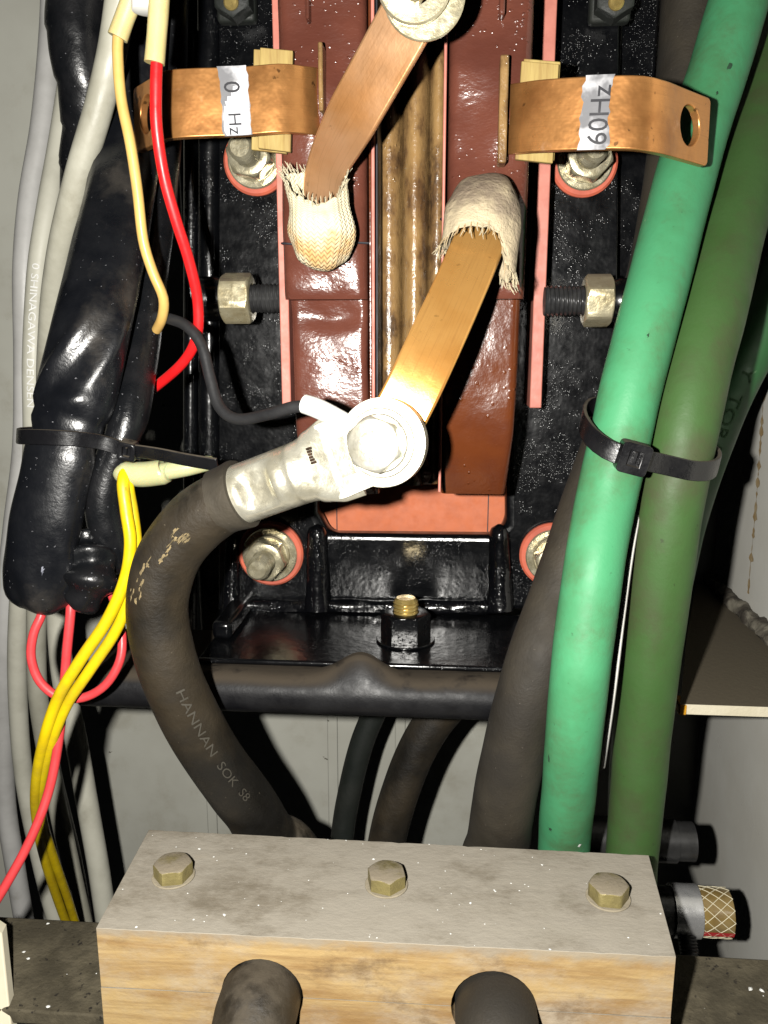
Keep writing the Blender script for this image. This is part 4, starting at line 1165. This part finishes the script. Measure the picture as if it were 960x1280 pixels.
# crumpled tail of the sleeve
bp = pt([(104, 668, 0.278), (110, 690, 0.274), (115, 714, 0.271), (109, 736, 0.270), (96, 746, 0.272)])
g = tube(bp, [0.007, 0.0082, 0.0088, 0.0085, 0.006], 32, 0.0008, disp=lambda s, a: 0.0016 * math.sin(s * 780 + 1.3 * math.sin(a + s * 120)) + 0.0012 * noise.noise(Vector((s * 160, 1.5 * math.cos(a), 1.5 * math.sin(a)))), dome=3)
mk('crumpled_end', g, vinyl_clean, t, sharp=80)

# slimmer sleeve beside it
t = thing('black_sleeve', P(140, 700, 0.272), 'slim black vinyl sleeve beside the fat one, ending in a bend', 'sleeve')
bp = pt([(222, -320, 0.355), (214, 60, 0.345), (208, 160, 0.338), (200, 250, 0.324), (188, 340, 0.308), (176, 430, 0.294), (163, 510, 0.281), (152, 550, 0.277), (136, 590, 0.2755), (129, 630, 0.275), (136, 668, 0.277), (148, 692, 0.281), (152, 706, 0.287)])
g = tube(bp, [0.0062, 0.0062, 0.0062, 0.0062, 0.0064, 0.0066, 0.0068, 0.0058, 0.0060, 0.0062, 0.0066, 0.0066, 0.006], 28, 0.002, disp=lambda s, a: 0.0003 * noise.noise(Vector((s * 70, math.cos(a), math.sin(a)))), dome=2)
mk('vinyl_tube', g, vinyl_clean, t)

# tie round the sleeves
t = thing('cable_tie', P(150, 560, 0.262), 'black nylon cable tie round both black sleeves, tail sticking out', 'cable tie')
loop = pt([(176, 566, 0.2655), (150, 560, 0.2665), (128, 553, 0.2660), (100, 549, 0.2605), (70, 547, 0.2580), (40, 546, 0.2600), (24, 546, 0.2665), (27, 543, 0.276), (60, 542, 0.2830), (110, 545, 0.2850), (160, 552, 0.2850)])
wv = (P(80, 530, .265) - P(78, 560, .265)).normalized()
bm_ = tie_band(loop, wv, 0.0050, 0.0013)
mk('band', bm_, nylon, t, bevel=0.0003)
tl = pt([(166, 563, 0.2635), (200, 568, 0.2600), (235, 575, 0.2575), (272, 581, 0.2560)])
g, _, _ = ribbon(tl, [Vector((0.1, -0.5, 1))] * 4, 0.0046, 0.0011, step=0.002)
mk('tail', g, nylon, t, bevel=0.0002)
xd = (P(185, 568, .263) - P(150, 560, .263)).normalized(); zd = Vector((0.1, -0.2, 1)); zd = (zd - xd * zd.dot(xd)).normalized()
tie_head(P(160, 563, 0.2635), xd, zd, 0.0062, 0.0066, 0.0045, 'head', t, nylon)

# ================================================================== thin wires
def wire(name, pts, r, mat, label, group=None, cat='wire'):
    t = thing(name, P(*pts[0]), label, cat, group)
    mk('insulation', tube(pt(pts), r, 18, 0.0018), mat, t)
    return t
t = wire('red_wire', [(197, 55, 0.262), (195, 110, 0.262), (196, 160, 0.263), (205, 220, 0.266), (220, 275, 0.270), (236, 325, 0.275), (247, 375, 0.280), (246, 420, 0.284), (228, 454, 0.289), (190, 487, 0.298), (170, 500, 0.303)], 0.0018, redw, 'bright red wire hanging from a cream cap')
capg = tube(pt([(203, -90, 0.262), (199, 0, 0.262), (196, 45, 0.262), (193, 79, 0.262)]), [0.0029, 0.0030, 0.0029, 0.0030], 22, 0.0015)
mk('end_cap', capg, cream, t)
t = wire('tan_wire', [(150, 30, 0.272), (147, 60, 0.272), (151, 120, 0.272), (163, 180, 0.272), (172, 240, 0.273), (179, 300, 0.274), (191, 340, 0.275), (204, 372, 0.277), (203, 396, 0.281), (196, 412, 0.287)], 0.0017, tanw, 'tan yellow wire hanging from a cream cap beside the red one')
mk('end_cap', tube(pt([(172, -30, 0.270), (165, -2, 0.271), (156, 22, 0.272), (147, 47, 0.272)]), [0.0031, 0.0031, 0.0030, 0.0031], 22, 0.0015), cream, t)
t = thing('white_connector', P(183, 0, 0.268), 'white plastic connector between the two cream caps', 'connector')
mk('housing', orient(lathe([(0.003, -0.004), (0.0045, -0.0035), (0.0045, 0.010), (0.004, 0.011)], 20), P(183, -2, 0.268), Vector((0, 0, 1))), whitepl, t)
mk('rim', orient(washer(0.0050, 0.0030, 0.0012), P(183, -4, 0.268), Vector((0, 0, 1))), whitepl, t)
t = wire('black_wire', [(196, 396, 0.288), (210, 398, 0.284), (234, 408, 0.280), (252, 432, 0.277), (262, 470, 0.274), (274, 508, 0.270), (297, 524, 0.266), (335, 518, 0.260), (366, 509, 0.2555), (388, 508, 0.253)], 0.0019, blackw, 'thin black wire curving to a small white terminal at the lug')
g, _, _ = ribbon([P(383, 503, 0.2520), P(408, 514, 0.2500), P(440, 535, 0.2485), P(470, 550, 0.2482)], [Vector((0.35, 0, 1))] * 4, 0.0062, 0.0012, step=0.0015)
mk('spade_terminal', tube([P(381, 505, 0.2525), P(398, 511, 0.2508), P(428, 526, 0.2490), P(440, 534, 0.2490)], [0.0030, 0.0031, 0.0029, 0.0026], 18, 0.001), whitepl, t)

t = wire('red_loop_wire', [(55, 745, 0.272), (52, 768, 0.269), (42, 792, 0.267), (39, 822, 0.266), (50, 852, 0.266), (74, 871, 0.267), (104, 872, 0.268), (132, 856, 0.269), (150, 825, 0.271), (152, 790, 0.274), (143, 752, 0.278), (130, 722, 0.284)], 0.0016, pinkred, 'faded red wire looping under the fat black sleeve')
t = wire('red_drop_wire', [(89, 742, 0.272), (88, 768, 0.270), (84, 810, 0.269), (80, 860, 0.268), (74, 920, 0.266), (62, 985, 0.262), (40, 1045, 0.256), (8, 1105, 0.250), (-30, 1165, 0.244)], 0.0017, pinkred, 'faded red wire dropping past the yellow pair to lower left')
t = thing('yellow_wire_pair', P(160, 600, 0.262), 'pair of bright yellow wires curving down from the milky connector', 'wire')
A = [(157, 588, 0.268), (154, 606, 0.2645), (158, 640, 0.263), (163, 680, 0.262), (156, 725, 0.2615), (134, 775, 0.261), (100, 826, 0.260), (72, 874, 0.2605), (54, 930, 0.264), (45, 985, 0.275), (47, 1030, 0.292), (58, 1080, 0.315), (76, 1135, 0.345), (96, 1190, 0.37), (110, 1250, 0.38)]
B = [(163, 586, 0.269), (160, 606, 0.2665), (166, 642, 0.266), (170, 682, 0.265), (165, 732, 0.2640), (146, 786, 0.2635), (112, 838, 0.2625), (83, 882, 0.2625), (62, 936, 0.266), (51, 990, 0.278), (54, 1030, 0.295), (69, 1078, 0.318), (87, 1130, 0.347), (103, 1185, 0.372), (116, 1250, 0.382)]
mk('insulation', tube(pt(A), 0.0021, 18, 0.0018), yelw, t)
mk('insulation', tube(pt(B), 0.0020, 18, 0.0018), yelw, t)
t = thing('wire_connector', P(200, 592, 0.268), 'milky closed-end wire connector under the cable tie tail', 'connector')
mk('skirt', tube(pt([(150, 588, 0.2700), (156, 591, 0.2695), (178, 593, 0.2690), (204, 590, 0.2690), (206, 589, 0.2690)]), [0.0030, 0.0040, 0.0043, 0.0043, 0.0034], 26, 0.001), clearpl, t)
mk('tip', tube(pt([(203, 590, 0.2690), (230, 585, 0.2695), (260, 579, 0.2705), (268, 577, 0.271)]), [0.0030, 0.0030, 0.0026, 0.0016], 24, 0.001), clearpl, t)

# ================================================================== hoses at lower right
def hose(cx, cy, Y, px0, px1, r, mat):
    a = P(px1, cy, Y); b = P(px0, cy, Y)
    return a, Vector((-1, 0, 0)), abs(a.x - b.x)
Yh = 0.335
e = P(910, 1141, Yh); rh = 29 * sc(910, 1141, Yh)
t = thing('braided_hose', e, 'gold braided hose end with steel worm clamp beside the wooden block', 'hose')
Lh_ = 0.06
mk('hose_wall', orient(ring_close(lathe([(rh * 0.72, 0.0), (rh * 0.98, 0.0), (rh, 0.0006), (rh, 0.0155), (rh * 0.97, 0.017), (rh * 0.72, 0.017)], 40, caps=False), 6, 40), e, Vector((-1, 0, 0))), hosem, t)
g = G()
for k in range(13):
    for sg in (1, -1):
        pp = []
        for j in range(9):
            s = 0.0155 * j / 8; a = 2 * PI * k / 13 + sg * s / 0.0155 * 1.25
            pp.append(e + Vector((-s, (rh + 0.0001) * math.cos(a), (rh + 0.0001) * math.sin(a))))
        tube(pp, 0.00017, 5, 0.002, g=g)
mk('yarn_net', g, hoseline, t, kind='stuff')
g = G()
a = R(200)
v_ = []
for s in (0.0, 0.016):
    for da in (-0.13, 0.13):
        v_.append(e + Vector((-s, (rh + 0.0003) * math.cos(a + da), (rh + 0.0003) * math.sin(a + da))))
mk('stripe', G().add(v_, [(0, 1, 3, 2)]), redline, t)
bx0 = e + Vector((-0.0135, 0, 0))
mk('clamp_band', orient(ring_close(lathe([(rh * 1.0, 0), (rh * 1.1, 0), (rh * 1.1, 0.0115), (rh * 1.0, 0.0115)], 40, caps=False), 4, 40), bx0, Vector((-1, 0, 0))), bandm, t)
sc_c = bx0 + Vector((-0.006, -rh * 0.95, -rh * 0.85))
mk('worm_screw', orient(thread(0.0042, 0.012, 0.0013), sc_c + Vector((0, 0.004, 0.004)), Vector((0.0, -0.75, -0.66))), steeldark, t)
mk('hose_body', orient(lathe([(rh * 0.98, 0), (rh * 0.98, 0.055)], 36), e + Vector((-0.0225, 0, 0)), Vector((-1, 0, 0))), hosedk, t)
e = P(866, 1052, 0.352); rh2 = 24 * sc(866, 1052, 0.352)
t = thing('black_hose', e, 'short black hose end above the gold braided hose', 'hose')
mk('hose_wall', orient(ring_close(lathe([(rh2 * 0.8, 0.0), (rh2, 0.0), (rh2, 0.008), (rh2 * 1.12, 0.0082), (rh2 * 1.12, 0.05), (rh2 * 0.8, 0.05)], 36, caps=False), 6, 36), e, Vector((-1, 0, 0))), hosedk, t)
mk('bore', orient(lathe([(rh2 * 0.78, 0.002), (rh2 * 0.78, 0.045)], 30), e, Vector((-1, 0, 0))), M('hose_inside', (0.1, 0.12, 0.09), rough=0.6), t)

# ================================================================== loose chips
rn = random.Random(21)
g = G()
def chip(c, r, g):
    n_ = rn.choice((4, 5, 5, 6)); v = []; h = r * 0.5
    a0 = rn.uniform(0, 6)
    for k in range(n_):
        a = a0 + 2 * PI * k / n_; q = r * rn.uniform(0.5, 1.2)
        v.append(c + Vector((q * math.cos(a), q * math.sin(a), 0)))
    v.append(c + Vector((0, 0, h)))
    g.add(v, [(k, (k + 1) % n_, n_) for k in range(n_)] + [tuple(range(n_ - 1, -1, -1))])
for k in range(75):
    u, v_ = rn.random(), rn.random()
    q = c00.lerp(c10, u).lerp(c01.lerp(c11, u), v_)
    chip(q + Vector((0, 0, 0.0001)), rn.uniform(0.00012, 0.0004) * (1.9 if rn.random() < 0.1 else 1), g)
for k in range(46):
    x = rn.uniform(-0.17, XR - 0.003); y = rn.uniform(0.25, 0.294)
    if Xa - 0.004 < x < Xb + 0.004: continue
    chip(Vector((x, y, 0.0001)), rn.uniform(0.00012, 0.0004) * (2 if rn.random() < 0.12 else 1), g)
for px, py in ((30, 1190), (60, 1258), (36, 1198)):
    chip(PZ(px, py, 0.0001), 0.0009, g)
for px, py in ((938, 1236), (952, 1238)):
    chip(PZ(px, py, 0.0001), 0.0012, g)
mk('paint_chips', g, chipm, label='tiny white paint chips scattered on the clamp and shelf', cat='chips', kind='stuff', sharp=20)
